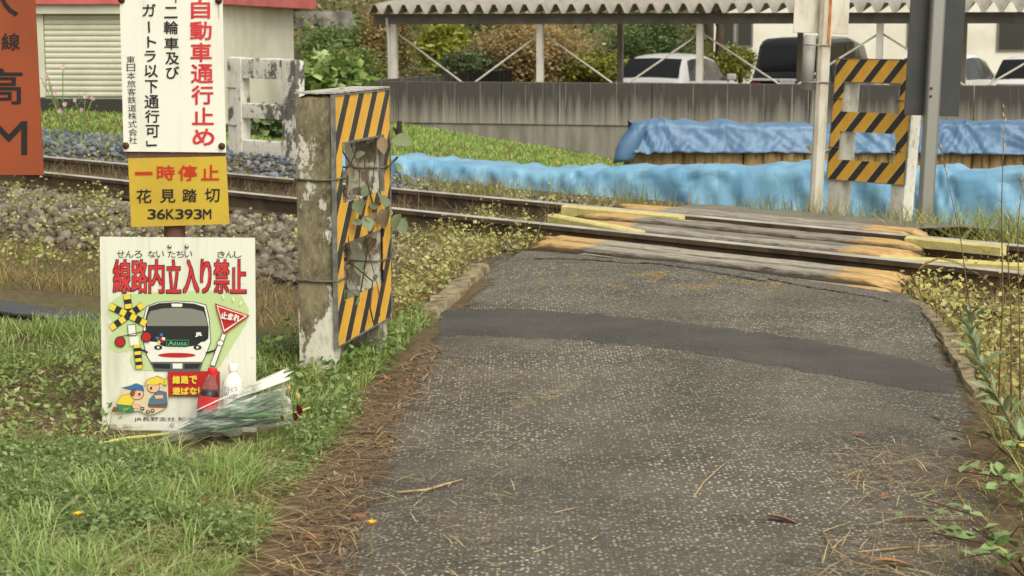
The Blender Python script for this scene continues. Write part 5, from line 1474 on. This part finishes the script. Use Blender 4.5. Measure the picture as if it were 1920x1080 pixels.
blades('dry_grass', 'olive and tan dry grass on the slope below the ballast', 'dry grass', scatter(A5, 8500, .9, 1.5, 0.2, 7), (0.03, 0.15), 0.004, OLV + TAN[:3] + BRN_[:1], 0.75)
weeds('ground_cover', 'yellow green weeds on the slope below the left ballast', 'weeds', scatter(pxpoly([(-400, 345), (245, 385), (260, 500), (-400, 500)], -0.2), 420, 1.2, 1.3, 0.2, 3), (0.06, 0.2), 12, (0.02, 0.04), YG + OLV[:1], S(140, 130, 80), 0.035)
# litter strip along the left road edge
A6 = pxpoly([(650, 745), (720, 695), (790, 645), (830, 645), (770, 760), (700, 900), (650, 1110), (470, 1110), (560, 950), (620, 850)])
n6 = scatter(A6, 3000, 1.4, 2.4, None, 3)
n6[:, 2] = [max(z, road_z(x, y)) + .004 if x > road_l(y) else z for x, y, z in n6]
blades('leaf_litter', 'brown dead needles and stalks along the left road edge', 'litter', n6, (0.012, 0.055), 0.0022, BRN_ + BRN_ + TAN[1:3], 0.15, 0.85, DRY)
n6b = scatter(A6, 200, 1.2, 2.0, None, 8); n6b[:, 2] = [max(z, road_z(x, y)) + .006 if x > road_l(y) else z + .004 for x, y, z in n6b]
blades('dry_grass', 'long pale dead stalks over the left road margin', 'dry grass', n6b, (0.04, 0.12), 0.0028, TAN, 0.15, 0.85, DRY)
n6c = scatter(A6, 900, 1.0, 2.6, None, 4); n6c[:, 2] = [max(z, road_z(x, y)) + .006 if x > road_l(y) else z + .006 for x, y, z in n6c]
v, f, c_ = leaf_arrays(n6c, (.008, .03), BRN_ + [S(150, 104, 76), S(120, 84, 62)], 6.0, .6); tag(fast_mesh('leaf_litter', v, f, DRY, c_), 'small brown leaf fragments along the left road edge', 'litter', kind='stuff')
n7 = scatter(pxpoly([(700, 700), (830, 640), (1000, 700), (960, 1110), (560, 1110)]), 650, .9, 1.6, None, 5); n7[:, 2] = [max(z, road_z(x, y)) + .004 if x > road_l(y) else z for x, y, z in n7]
blades('leaf_litter', 'scattered thin dead stalks on the left part of road', 'litter', n7, (0.02, 0.09), 0.0024, TAN + BRN_, 0.15, 0.85, DRY)

# weeds along the line, right of the near guard and right of the road
W1 = pxpoly([(735, 470), (900, 415), (1060, 445), (1030, 470), (930, 500), (850, 560), (790, 600), (740, 620)], -0.1)
weeds('ground_cover', 'pale yellow green weeds between near guard and crossing deck', 'weeds', scatter(W1, 280, .9, 2.5, 0.02, 3), (0.07, 0.24), 13, (0.016, 0.036), YG, S(150, 110, 70), 0.035)
blades('dry_grass', 'dry stalks among the weeds by the concrete edging', 'dry grass', scatter(W1, 800, .5, 2.5, 0.0, 5), (0.06, 0.24), 0.003, OLV + TAN, 0.5)
W2 = [(*xy(-8.3, -1.5),), (*xy(-13, -1.6),), (*xy(-13, -0.25),), (*xy(-7.7, -0.25),)]
weeds('ground_cover', 'yellow green weeds sprouting along the near rail', 'weeds', scatter(W2, 120, 1.0, 1.2, 0.1, 4), (0.05, 0.18), 11, (0.018, 0.036), YG, S(150, 110, 70), 0.035)
W3 = [(*xy(-16, 0.15),), (*xy(-8.5, 0.15),), (*xy(-8.5, 1.05),), (*xy(-16, 1.05),)]
blades('dry_grass', 'grey brown dry stalks between the two rails', 'dry grass', scatter(W3, 1700, .7, 1.2, None, 4), (0.10, 0.30), 0.003, [S(150, 132, 100), S(120, 104, 80), S(172, 154, 120)], 0.5)
W4 = [(*xy(-12.5, 1.55),), (*xy(-8.9, 1.6),), (*xy(-8.6, 2.7),), (*xy(-12.5, 2.9),)]
blades('grass', 'tall thin grass in front of the bright blue tarpaulin', 'grass', scatter(W4, 1500, .8, 1.3, None, 4, 0.0), (0.08, 0.28), 0.004, OLV + GY + TAN[:1], 0.4)
weeds('ground_cover', 'yellow weeds on the far shoulder of the track', 'weeds', scatter([(*xy(-17, 1.4),), (*xy(-9, 1.4),), (*xy(-9, 2.3),), (*xy(-17, 2.3),)], 230, 1.2, 1.2, None, 6), (0.05, 0.16), 9, (0.02, 0.04), YG, S(150, 130, 80), 0.035)
W5 = [(*xy(-8.6, 2.15),), (*xy(-6.6, 2.3),), (*xy(-6.6, 3.2),), (*xy(-8.8, 3.2),)]
blades('grass', 'thin grass at the far end of the paved ramp', 'grass', scatter(W5, 900, .8, 2, None, 2), (0.08, 0.26), 0.004, GY + OLV, 0.4)
W6 = [(*xy(-6.9, 1.95),), (*xy(-6.0, 1.75),), (*xy(-3.0, 1.85),), (*xy(-3.0, 3.0),), (*xy(-6.6, 2.9),)]
blades('grass', 'long green grass tuft at foot of the silver pole', 'grass', scatter(W6, 3400, .55, 1.6, None, 5), (0.08, 0.34), 0.0055, [S(150, 160, 84), S(126, 144, 66), S(176, 176, 110), S(196, 178, 120)], 0.75)
W7 = pxpoly([(1650, 545), (1720, 520), (2050, 510), (2050, 800), (1830, 760), (1790, 680), (1730, 600)], -0.08)
weeds('ground_cover', 'yellow green weeds between the track and right road edge', 'weeds', scatter(W7, 330, .8, 2, 0.03, 4), (0.05, 0.22), 12, (0.016, 0.036), YG + [S(214, 196, 110)], S(150, 110, 70), 0.035)
blades('dry_grass', 'tan dry stalks along the right road edge', 'dry grass', scatter(W7, 1300, .5, 2, 0.02, 6), (0.05, 0.22), 0.003, TAN + OLV, 0.55)
blades('grass', 'short green grass beside the right concrete edging', 'grass', scatter(pxpoly([(1640, 555), (1700, 545), (1770, 640), (1800, 700), (1750, 640), (1690, 600)]), 1000, .5, 3, None, 6), (0.02, 0.07), 0.0035, GY + G1, 0.6)
W8 = pxpoly([(1850, 740), (2100, 700), (2200, 1200), (1650, 1200), (1760, 1040), (1800, 960), (1870, 860)])
blades('grass', 'mixed green and dry grass in the right foreground', 'grass', scatter(W8, 3600, .7, 2.5, None, 6), (0.04, 0.16), 0.0035, G1 + OLV + TAN, 0.65)
n8 = scatter(pxpoly([(1560, 840), (1860, 800), (1900, 900), (1780, 1110), (1480, 1110), (1620, 960)]), 650, 1.0, 2, None, 3); n8[:, 2] = [max(z, road_z(x, y)) + .004 for x, y, z in n8]
blades('leaf_litter', 'dead stalks strewn over the right road edge', 'litter', n8, (0.03, 0.13), 0.0026, TAN + BRN_, 0.15, 0.85, DRY)
# far grass bank
FB = [(-9, 19.5), (-6, 20.5), (-3.5, 19.2), (-1.2, 17.6), (0.5, 17.4), (2.2, 17.6), (2.4, 27.2), (-2.6, 29.2), (-3.6, 24), (-9, 24.6)]
blades('grass', 'mown green grass bank between the track and wall', 'grass', scatter(FB, 42000, .35, .9, None, 3), (0.03, 0.08), 0.012, [S(146, 184, 92), S(162, 192, 104), S(130, 168, 80), S(184, 192, 120)], 0.6)
blades('dry_grass', 'faded tan patches on the grass bank', 'dry grass', scatter(FB, 3500, 1.5, .8, None, 11), (0.04, 0.10), 0.011, [S(186, 160, 112), S(168, 140, 92)], 0.7)

# ---- shrubs and trees
def crown_arrays(c0, r, n, leaf, cols, nclump=40, droop=0.0, asp=.5, dense=.30):
    u = rng.normal(0, 1, (nclump, 3)); u /= np.linalg.norm(u, axis=1)[:, None]
    rad = rng.uniform(.55, 1.0, (nclump, 1)); cl = u * rad * np.array(r); k = rng.integers(0, nclump, n)
    off = rng.normal(0, dense, (n, 3)) * np.array(r) * .8
    if droop: off[:, 2] -= np.abs(rng.normal(0, droop, n)) * r[2]
    C_ = np.array(c0) + cl[k] + off
    V, F_, c_ = leaf_arrays(C_, leaf, cols, .3, asp)
    tone = rng.uniform(.7, 1.25, nclump)[k]; return V, F_, c_ * np.repeat(tone, 4)[:, None]
BARK = M('bark', S(98, 82, 64), .9, S(70, 58, 46), 12, bump=.6, bs=20)
def shrub(name, label, cat, px, py, Y, rx, ry, n, leaf, cols, depth=None, droop=0.0, nclump=40, trunk=.06, ground_z=None, group=None, asp=.5, dense=.30):
    c0 = at(px, py, Y); k = Y / FPX; R_ = (rx * k, (depth or rx) * k, ry * k); gz_ = terrain(c0.x, c0.y) if ground_z is None else ground_z
    t_ = thing(name, label, cat, (c0.x, c0.y, gz_), group=group)
    v, f, c_ = crown_arrays((0, 0, c0.z - gz_), R_, n, leaf, cols, nclump, droop, asp, dense)
    fast_mesh('crown', v, f, LEAF, c_, t_)
    q = MB(); top = max(.2, c0.z - gz_)
    q.tube([(0, 0, -.2), (.03, 0, top * .5), (0, .02, top)], [trunk, trunk * .8, trunk * .4], 7)
    for a in range(5):
        an = a * 1.26; q.tube([(0, 0, top * .45), (R_[0] * .35 * math.cos(an), R_[1] * .35 * math.sin(an), top * .8), (R_[0] * .7 * math.cos(an), R_[1] * .7 * math.sin(an), top + R_[2] * .25)], [trunk * .5, trunk * .35, trunk * .12], 5)
    q.build('trunk', BARK, t_, True, False); return t_
HG = [S(116, 134, 80), S(132, 148, 92), S(98, 118, 68)]; DG = [S(96, 114, 76), S(112, 128, 86), S(80, 98, 66)]; ORB = [S(174, 148, 104), S(158, 132, 90), S(188, 164, 120), S(150, 136, 92)]; YGB = [S(168, 172, 70), S(150, 158, 60), S(186, 184, 96)]; OLB = [S(120, 124, 58), S(140, 140, 70), S(104, 106, 50)]
grp = 'shrubs on the slope behind the carport'
shrub('shrub', 'clipped green mound shrub on slope above wall left end', 'shrub', 645, 82, 47, 70, 26, 9240, (.06, .14), HG, group=grp)
shrub('shrub', 'lower green mound shrub just behind wall left end', 'shrub', 640, 130, 44, 75, 32, 10120, (.06, .14), HG + OLB, group=grp)
shrub('weeping_shrub', 'tall rusty brown shrub at left end of carport', 'shrub', 722, 75, 46, 42, 75, 10120, (.06, .14), ORB + OLB[:1], droop=.3, group=grp)
shrub('shrub', 'yellow green leafy bush seen between first carport posts', 'shrub', 828, 85, 46, 38, 42, 2800, (.16, .32), YGB, group=grp, asp=.35)
shrub('shrub', 'dark green bush behind the yellow green bush', 'shrub', 885, 75, 52, 50, 55, 6160, (.06, .14), DG + HG, group=grp)
shrub('weeping_shrub', 'broad orange brown weeping shrub behind second carport post', 'shrub', 985, 88, 45, 100, 46, 14300, (.06, .14), ORB, droop=.35, nclump=60, group=grp)
shrub('shrub', 'low olive shrub left of the silver crossover car', 'shrub', 1115, 128, 45, 62, 26, 7040, (.06, .14), OLB + YGB[:1], group=grp)
shrub('shrub', 'dark round green shrub above the silver crossover car', 'shrub', 1220, 78, 49, 66, 48, 10120, (.06, .14), DG + HG, group=grp)
shrub('shrub', 'dark bush with bare twigs under the yellow green bush', 'shrub', 880, 125, 44, 50, 26, 3080, (.06, .14), DG + [S(96, 84, 62)], group=grp)
shrub('shrub', 'olive bush between dark round shrub and orange shrub', 'shrub', 1120, 75, 54, 60, 40, 6160, (.06, .14), OLB + DG, group=grp)
shrub('shrub', 'low yellow green shrub between silver crossover and black minivan', 'shrub', 1385, 118, 46, 30, 28, 3520, (.06, .14), OLB + YGB[:1], group=grp)
shrub('shrub', 'reddish brown shrub above the wall at upper left', 'shrub', 588, 22, 54, 42, 40, 5720, (.06, .14), ORB + [S(120, 82, 60)], group=grp)
shrub('conifer', 'dark green conifer at upper edge above wall left end', 'tree', 655, 10, 56, 45, 60, 8800, (.06, .14), DG, group=grp)
shrub('tree', 'dark leafy tree rising behind the red shed roof', 'tree', 480, -20, 50, 90, 50, 4200, (.16, .3), DG + HG)
shrub('tree', 'slender tree with bare brown trunk behind the silver crossover', 'tree', 1350, -60, 50, 80, 50, 2200, (.16, .3), DG, trunk=.14)
shrub('tree', 'dense dark tree on slope top behind carport roof', 'tree', 780, -40, 62, 140, 70, 5200, (.2, .36), DG + HG)
shrub('leafy_bush', 'pale green big leaved bush between flaking guard and wall', 'shrub', 618, 140, 27, 50, 30, 1700, (.12, .26), [S(140, 162, 92), S(160, 176, 116), S(112, 138, 70)], asp=.8)
shrub('leafy_bush', 'dark green bush seen through lower opening of flaking guard', 'shrub', 505, 236, 22.5, 62, 30, 2600, (.07, .15), HG + DG, asp=.7)
HP = [(-14, 45.0), (6.4, 45.0), (6.4, 66), (-14, 66)]
hc = scatter(HP, 26000, .4, .25, None, 3); hc[:, 2] += rng.uniform(0, .5, len(hc))
v, f, c_ = leaf_arrays(hc, (.10, .24), HG + OLB + DG + ORB[:1]); tag(fast_mesh('ground_cover', v, f, LEAF, c_), 'mixed green and brown ground cover on the slope', 'ground cover', kind='stuff')
rock = rough_box((-.9, -.6, -.3), (.9, .6, .75), (7, 5, 5), .05, 3.0); rp = at(602, 46, 50)
o = rock.build('rock', M('grey_rock', S(134, 128, 116), .95, S(96, 92, 84), 3, bump=.8, bs=6), None, False); o.location = (rp.x, rp.y, rp.z - .4); tag(o, 'grey boulder among the shrubs at upper left', 'rock')

# ---- single plants and small things
PINK = M('pink_petal', S(222, 180, 190), .6, S(206, 152, 172), 8); GSTEM = M('thin_green_stem', S(118, 132, 72), .7)
cb0 = gr(120, 240, 0.05); cbY = 21.5
for k, (px_, lab) in enumerate(((112, 'taller pink cosmos plant in front of beige shutter'), (150, 'shorter pink cosmos plant on the grass before the shutter'))):
    b0 = at(px_ + 6, 235, cbY); cs = thing('cosmos_plant', lab, 'flower', (b0.x, b0.y, terrain(b0.x, b0.y)), group='pink cosmos by the shed')
    pts = [(118, 125), (78, 150), (92, 160), (104, 175), (122, 195), (88, 140)] if k == 0 else [(160, 180), (174, 184), (153, 206), (140, 188), (112, 208), (120, 212)]
    for fx, fy_ in pts:
        p = at(fx, fy_, cbY + random.uniform(-.2, .2)); q = MB(); q.tube([(b0.x, b0.y, cs.location.z), (lerp(b0.x, p.x, .4), b0.y, lerp(cs.location.z, p.z, .6)), p], .006, 4); q.build('stem', GSTEM, cs)
        q = MB()
        for m_ in range(8):
            a = m_ * PI / 4; e = Vector((math.cos(a), -.25, math.sin(a))) * random.uniform(.022, .034); s_ = Vector((-math.sin(a), 0, math.cos(a))) * .010
            q.mesh([p, p + e * .7 + s_, p + e, p + e * .7 - s_], [(0, 1, 2, 3)])
        q.build('flower', PINK, cs)
    ln = rng.normal(0, 1, (90, 3)) * np.array([.10, .08, .18]) + np.array([0, 0, .25]); v, f, c_ = leaf_arrays(ln, (.04, .10), [S(120, 140, 72), S(100, 124, 58)], .3, .15); fast_mesh('foliage', v, f, LEAF, c_, cs)

# black mesh mat strip behind the poster
MAT_ = NT('black_mesh_mat'); vec = MAT_.coord('Object', (1, 1, 1), rot=(0, 0, .9)); ck = MAT_.node('ShaderNodeTexChecker'); MAT_.set(ck.inputs[0], vec); ck.inputs['Scale'].default_value = 60
c = MAT_.mix(ck.outputs['Fac'], S(58, 58, 58), S(96, 94, 90)); MAT_.bump(ck.outputs['Fac'], .6, .01); MAT_ = MAT_.fin(c, .7)
q = MB(); a_, b_ = gr(-250, 592, -.15), gr(545, 684, -.03); n = 40
for i in range(n + 1):
    p = a_.lerp(b_, i / n); d_ = (b_ - a_).normalized(); s_ = Vector((-d_.y, d_.x, 0))
    for j in range(5):
        e = p + s_ * (j - 2) * .05; q.v.append((e.x, e.y, terrain(e.x, e.y) + .022 + .012 * nz(e.x * 5, e.y * 5)))
for i in range(n):
    for j in range(4): k = i * 5 + j; q.f.append((k, k + 1, k + 6, k + 5)); q.m.append(0)
o = q.build('mesh_mat', MAT_); md = o.modifiers.new('solid', 'SOLIDIFY'); md.thickness = .01; tag(o, 'black mesh mat strip lying in grass behind the poster', 'mat')

# right edge: spiky green plant, dry stems, leafy vines
SPK = M('spiky_leaf', S(126, 140, 98), .55, S(152, 162, 122), 20, rnd=.3); LM_LONG = leaf_mesh('leaf', SPK, .13, .5, 4)
pb_ = gr(1912, 850, 0.0)
pp_ = thing('spiky_plant', 'upright green plant with narrow leaves leaning over right road edge', 'plant', (pb_.x + .03, pb_.y, terrain(pb_.x, pb_.y)))
spine = [at(1935, 860, pb_.y), at(1900, 800, pb_.y), at(1860, 730, pb_.y), at(1832, 665, pb_.y), at(1815, 600, pb_.y)]
q = MB(); q.tube(spine, [.006, .0055, .005, .004, .003], 6); q.build('stem', M('reddish_stem', S(112, 104, 72), .7), pp_, True)
for k in range(46):
    f = (k / 46) ** .7; g_ = f * 3.999; i = int(g_); p = spine[i].lerp(spine[i + 1], g_ - i); a = k * 2.4; ax_ = (spine[i + 1] - spine[i]).normalized()
    out = Vector((math.cos(a), math.sin(a), 0)); dr = out * lerp(.75, .5, f) + ax_ * lerp(.7, 1.1, f)
    put_leaf(LM_LONG, pp_, p, lerp(.10, .065, f) * random.uniform(.55, 1.25), dr + Vector((random.gauss(0, .25), random.gauss(0, .25), random.gauss(-.1, .25))), random.uniform(-.9, .9))
DST = M('dead_stem', S(128, 106, 76), .85, S(96, 76, 54), 20)
for k, (pts, lab, Y_) in enumerate((([(1872, 760), (1880, 560), (1878, 380), (1884, 200)], 'tallest thin dead stem at right picture edge', 5.9), ([(1898, 780), (1896, 600), (1890, 480), (1893, 400)], 'thin dead stem second from the right picture edge', 5.8), ([(1915, 800), (1912, 620), (1908, 430), (1918, 330)], 'dead brown stem at the extreme right picture edge', 5.8), ([(1835, 700), (1822, 600), (1800, 440), (1762, 270)], 'curved dry grass stem in front of silver pole foot', 6.8))):
    P_ = [at(x, y, Y_) for x, y in pts]; P_[0].z = terrain(P_[0].x, Y_) - .02; t_ = thing('dry_stem', lab, 'dry plant', P_[0], group='dead stems at the right edge')
    q = MB(); q.tube(P_, [.0028, .0024, .002, .0014], 5); q.build('stem', DST, t_, True)
    e = P_[-1]; dd = (P_[-1] - P_[-2]).normalized(); q = MB()
    for m_ in range(16):
        c_ = e - dd * m_ * .009; s_ = Vector((random.uniform(-1, 1), random.uniform(-1, 1), .6)) * .006; q.mesh([c_, c_ + s_ + dd * .006, c_ + s_ * 1.3 + dd * .016, c_ + dd * .008], [(0, 1, 2, 3)])
    q.build('seed_head', M('seed_husk', S(196, 176, 136), .85), t_)
VG = M('bramble_leaf', S(112, 134, 76), .55, S(140, 156, 100), 18, rnd=.25); LM_OV = leaf_mesh('leaf', VG, .36, .25, 5)
VYL = M('yellowed_leaf', S(196, 182, 96), .6, S(170, 150, 80), 18, rnd=.2); LM_Y = leaf_mesh('leaf', VYL, .36, .2, 5)
for k, (px_, py_, n, lab) in enumerate(((1925, 1070, 32, 'leafy green creeper in the lower right corner'), (1880, 1015, 16, 'small leafy creeper reaching onto road near lower right corner'), (1935, 940, 26, 'leafy creeper beneath the spiky plant at right edge'), (1900, 850, 16, 'sparse creeper at base of the spiky plant'))):
    b0 = gr(px_, py_); b0.z = max(terrain(b0.x, b0.y), -.02); t_ = thing('creeper', lab, 'creeper', b0, group='creepers at the right road edge')
    for m_ in range(4):
        a = random.uniform(2.2, 5.4) if m_ else 3.0; L_ = random.uniform(.12, .26); P_ = [b0, b0 + Vector((math.cos(a) * L_ * .4, math.sin(a) * L_ * .4, .07)), b0 + Vector((math.cos(a) * L_, math.sin(a) * L_, .05 + .05 * random.random()))]
        q = MB(); q.tube(P_, .002, 5); q.build('stem', VSTEM, t_)
        for j in range(n // 4):
            f = (j + 1) / (n // 4); p = P_[0].lerp(P_[1], f * 2) if f < .5 else P_[1].lerp(P_[2], f * 2 - 1)
            put_leaf(LM_OV if random.random() > .05 else LM_Y, t_, p + Vector((0, 0, random.uniform(0, .03))), random.uniform(.03, .052), (random.uniform(-1, 1), random.uniform(-1, .6), random.uniform(-.1, .5)), random.uniform(-.5, .5))
# foxtail bent over the right rail
q = MB(); fb = gr(1925, 600, -.1); P_ = [fb, at(1890, 555, fb.y), at(1840, 518, fb.y), at(1790, 490, fb.y), at(1760, 484, fb.y), at(1735, 494, fb.y), at(1722, 506, fb.y)]
t_ = thing('foxtail_grass', 'bent foxtail grass with bristly head in front of right rail', 'grass plant', fb); q.tube(P_, .0018, 5); q.build('stem', DST, t_, True)
q = MB()
for m_ in range(150):
    g_ = random.uniform(3.0, 5.99); i = int(g_); p = P_[i].lerp(P_[min(i + 1, 6)], g_ - i); e = Vector((random.gauss(0, 1), random.gauss(0, 1), random.gauss(0, 1))).normalized() * .018; s_ = e.cross(Vector((.3, .2, 1))).normalized() * .0012
    q.mesh([p - s_, p + s_, p + e], [(0, 1, 2)])
q.tube(P_[3:], [.004, .005, .005, .003], 6); q.build('bristle_head', M('foxtail_bristle', S(150, 122, 70), .85), t_)
# small plant by the right edging
q0 = gr(1820, 632, -.03); t_ = thing('spiky_plant', 'low spiky green rosette beside the right concrete edging', 'plant', q0)
for k in range(22): a = k * 2.4; put_leaf(LM_LONG, t_, q0 + Vector((0, 0, .01 + .003 * k)), .09, (math.cos(a) * .6, math.sin(a) * .6, .8), 0)

# fallen leaves and twigs on the road
FL = M('fallen_leaf_brown', S(170, 116, 78), .7, S(134, 88, 58), 20, rnd=.2); LM_F = leaf_mesh('fallen_leaf', FL, .22, .35, 5)
for k, (px_, py_, sc_, lab) in enumerate(((1438, 966, .085, 'curled brown leaf at lower centre of road'), (1366, 967, .045, 'small brown leaf beside the larger curled leaf'), (660, 957, .045, 'small brown leaf at the left road margin'), (562, 990, .075, 'long brown leaf at lower left road margin'), (1640, 1044, .10, 'brown leaf under stalks at lower right of road'), (1648, 920, .035, 'small brown leaf fragment by the right litter'), (1600, 808, .05, 'brown leaf shred near the right road edge below dark patch'))):
    p = gr(px_, py_, .01); p.z = max(road_z(p.x, p.y), terrain(p.x, p.y)) + .012; o = link('fallen_leaf', LM_F, None, p); o.scale = (sc_,) * 3; o.rotation_euler = (random.uniform(-.15, .15), random.uniform(-.3, .3), -PI / 2 + random.uniform(-.4, .4)); tag(o, lab, 'leaf', 'leaves on the road')
TW = M('pale_twig', S(186, 164, 122), .8, S(150, 126, 90), 30)
for k, (pts, r_, lab) in enumerate((([(742, 914), (800, 912), (838, 902), (868, 893)], .0035, 'thick pale stalk on the left of road'), ([(1300, 932), (1318, 905), (1345, 878), (1372, 856)], .0022, 'thin curved pale twig on the middle of road'), ([(1540, 985), (1562, 1022), (1600, 1046), (1690, 1066), (1740, 1078)], .0022, 'long bent twig at lower right of road'), ([(1540, 990), (1592, 970)], .002, 'short twig crossing the long bent twig'), ([(1562, 1018), (1592, 990), (1602, 966)], .002, 'forked twig above the long bent twig'), ([(1610, 1026), (1700, 1012), (1790, 1002)], .0024, 'straight stalk lying to the right road edge'), ([(1560, 888), (1650, 892)], .0018, 'thin grey stalk near the right road edge'), ([(1040, 958), (1085, 947)], .002, 'small twig at the middle of road'), ([(1110, 1010), (1122, 1000)], .0025, 'short stub of twig at lower middle of road'), ([(1000, 1030), (1040, 1018)], .002, 'tiny twig at lower middle left of road'), ([(250, 845), (360, 800), (420, 782)], .002, 'pale thin stalk in grass before poster'))):
    P_ = []
    for x, y in pts:
        p = gr(x, y, .01); p.z = max(road_z(p.x, p.y) if p.x > road_l(p.y) else -1, terrain(p.x, p.y)) + r_ + .004 + random.uniform(0, .004); P_.append(p)
    q = MB(); q.tube(P_, [r_] * (len(P_) - 1) + [r_ * .5], 5); o = q.build('twig', TW, None, True, loc=tuple(P_[0])); tag(o, lab, 'twig', 'twigs on the road')
for px_, py_, lab in ((146, 968, 'yellow dandelion flower in the left foreground grass'), (697, 984, 'small yellow flower at the left road margin')):
    p = gr(px_, py_, .06); t_ = thing('dandelion', lab, 'flower', (p.x, p.y, terrain(p.x, p.y)), group='yellow flowers'); q = MB(); q.tube([(p.x, p.y, terrain(p.x, p.y)), (p.x, p.y, .06)], .0015, 5); q.build('stem', GSTEM, t_)
    q = MB()
    for m_ in range(22): a = m_ * 2.4; e = Vector((math.cos(a), math.sin(a), .5 + .02 * m_)) * .012; s_ = Vector((-math.sin(a), math.cos(a), 0)) * .003; c_ = Vector((p.x, p.y, .06)); q.mesh([c_, c_ + e + s_, c_ + e - s_], [(0, 1, 2)])
    q.build('flower_head', M('yellow_petal', S(226, 178, 40), .6), t_)
q = MB(); p = at(748, 262, 24.5); p.z = terrain(p.x, p.y); q.tube([p - Vector((0, 0, .1)), p + Vector((0, 0, .12)), p + Vector((.01, 0, .28))], [.06, .045, .03], 8); q.tube([p + Vector((0, 0, .1)), p + Vector((-.08, 0, .2))], [.03, .015], 6)
tag(q.build('stump', M('charred_wood', S(46, 42, 36), .9), None, True, loc=tuple(p)), 'small dark stump on the green grass bank', 'stump')
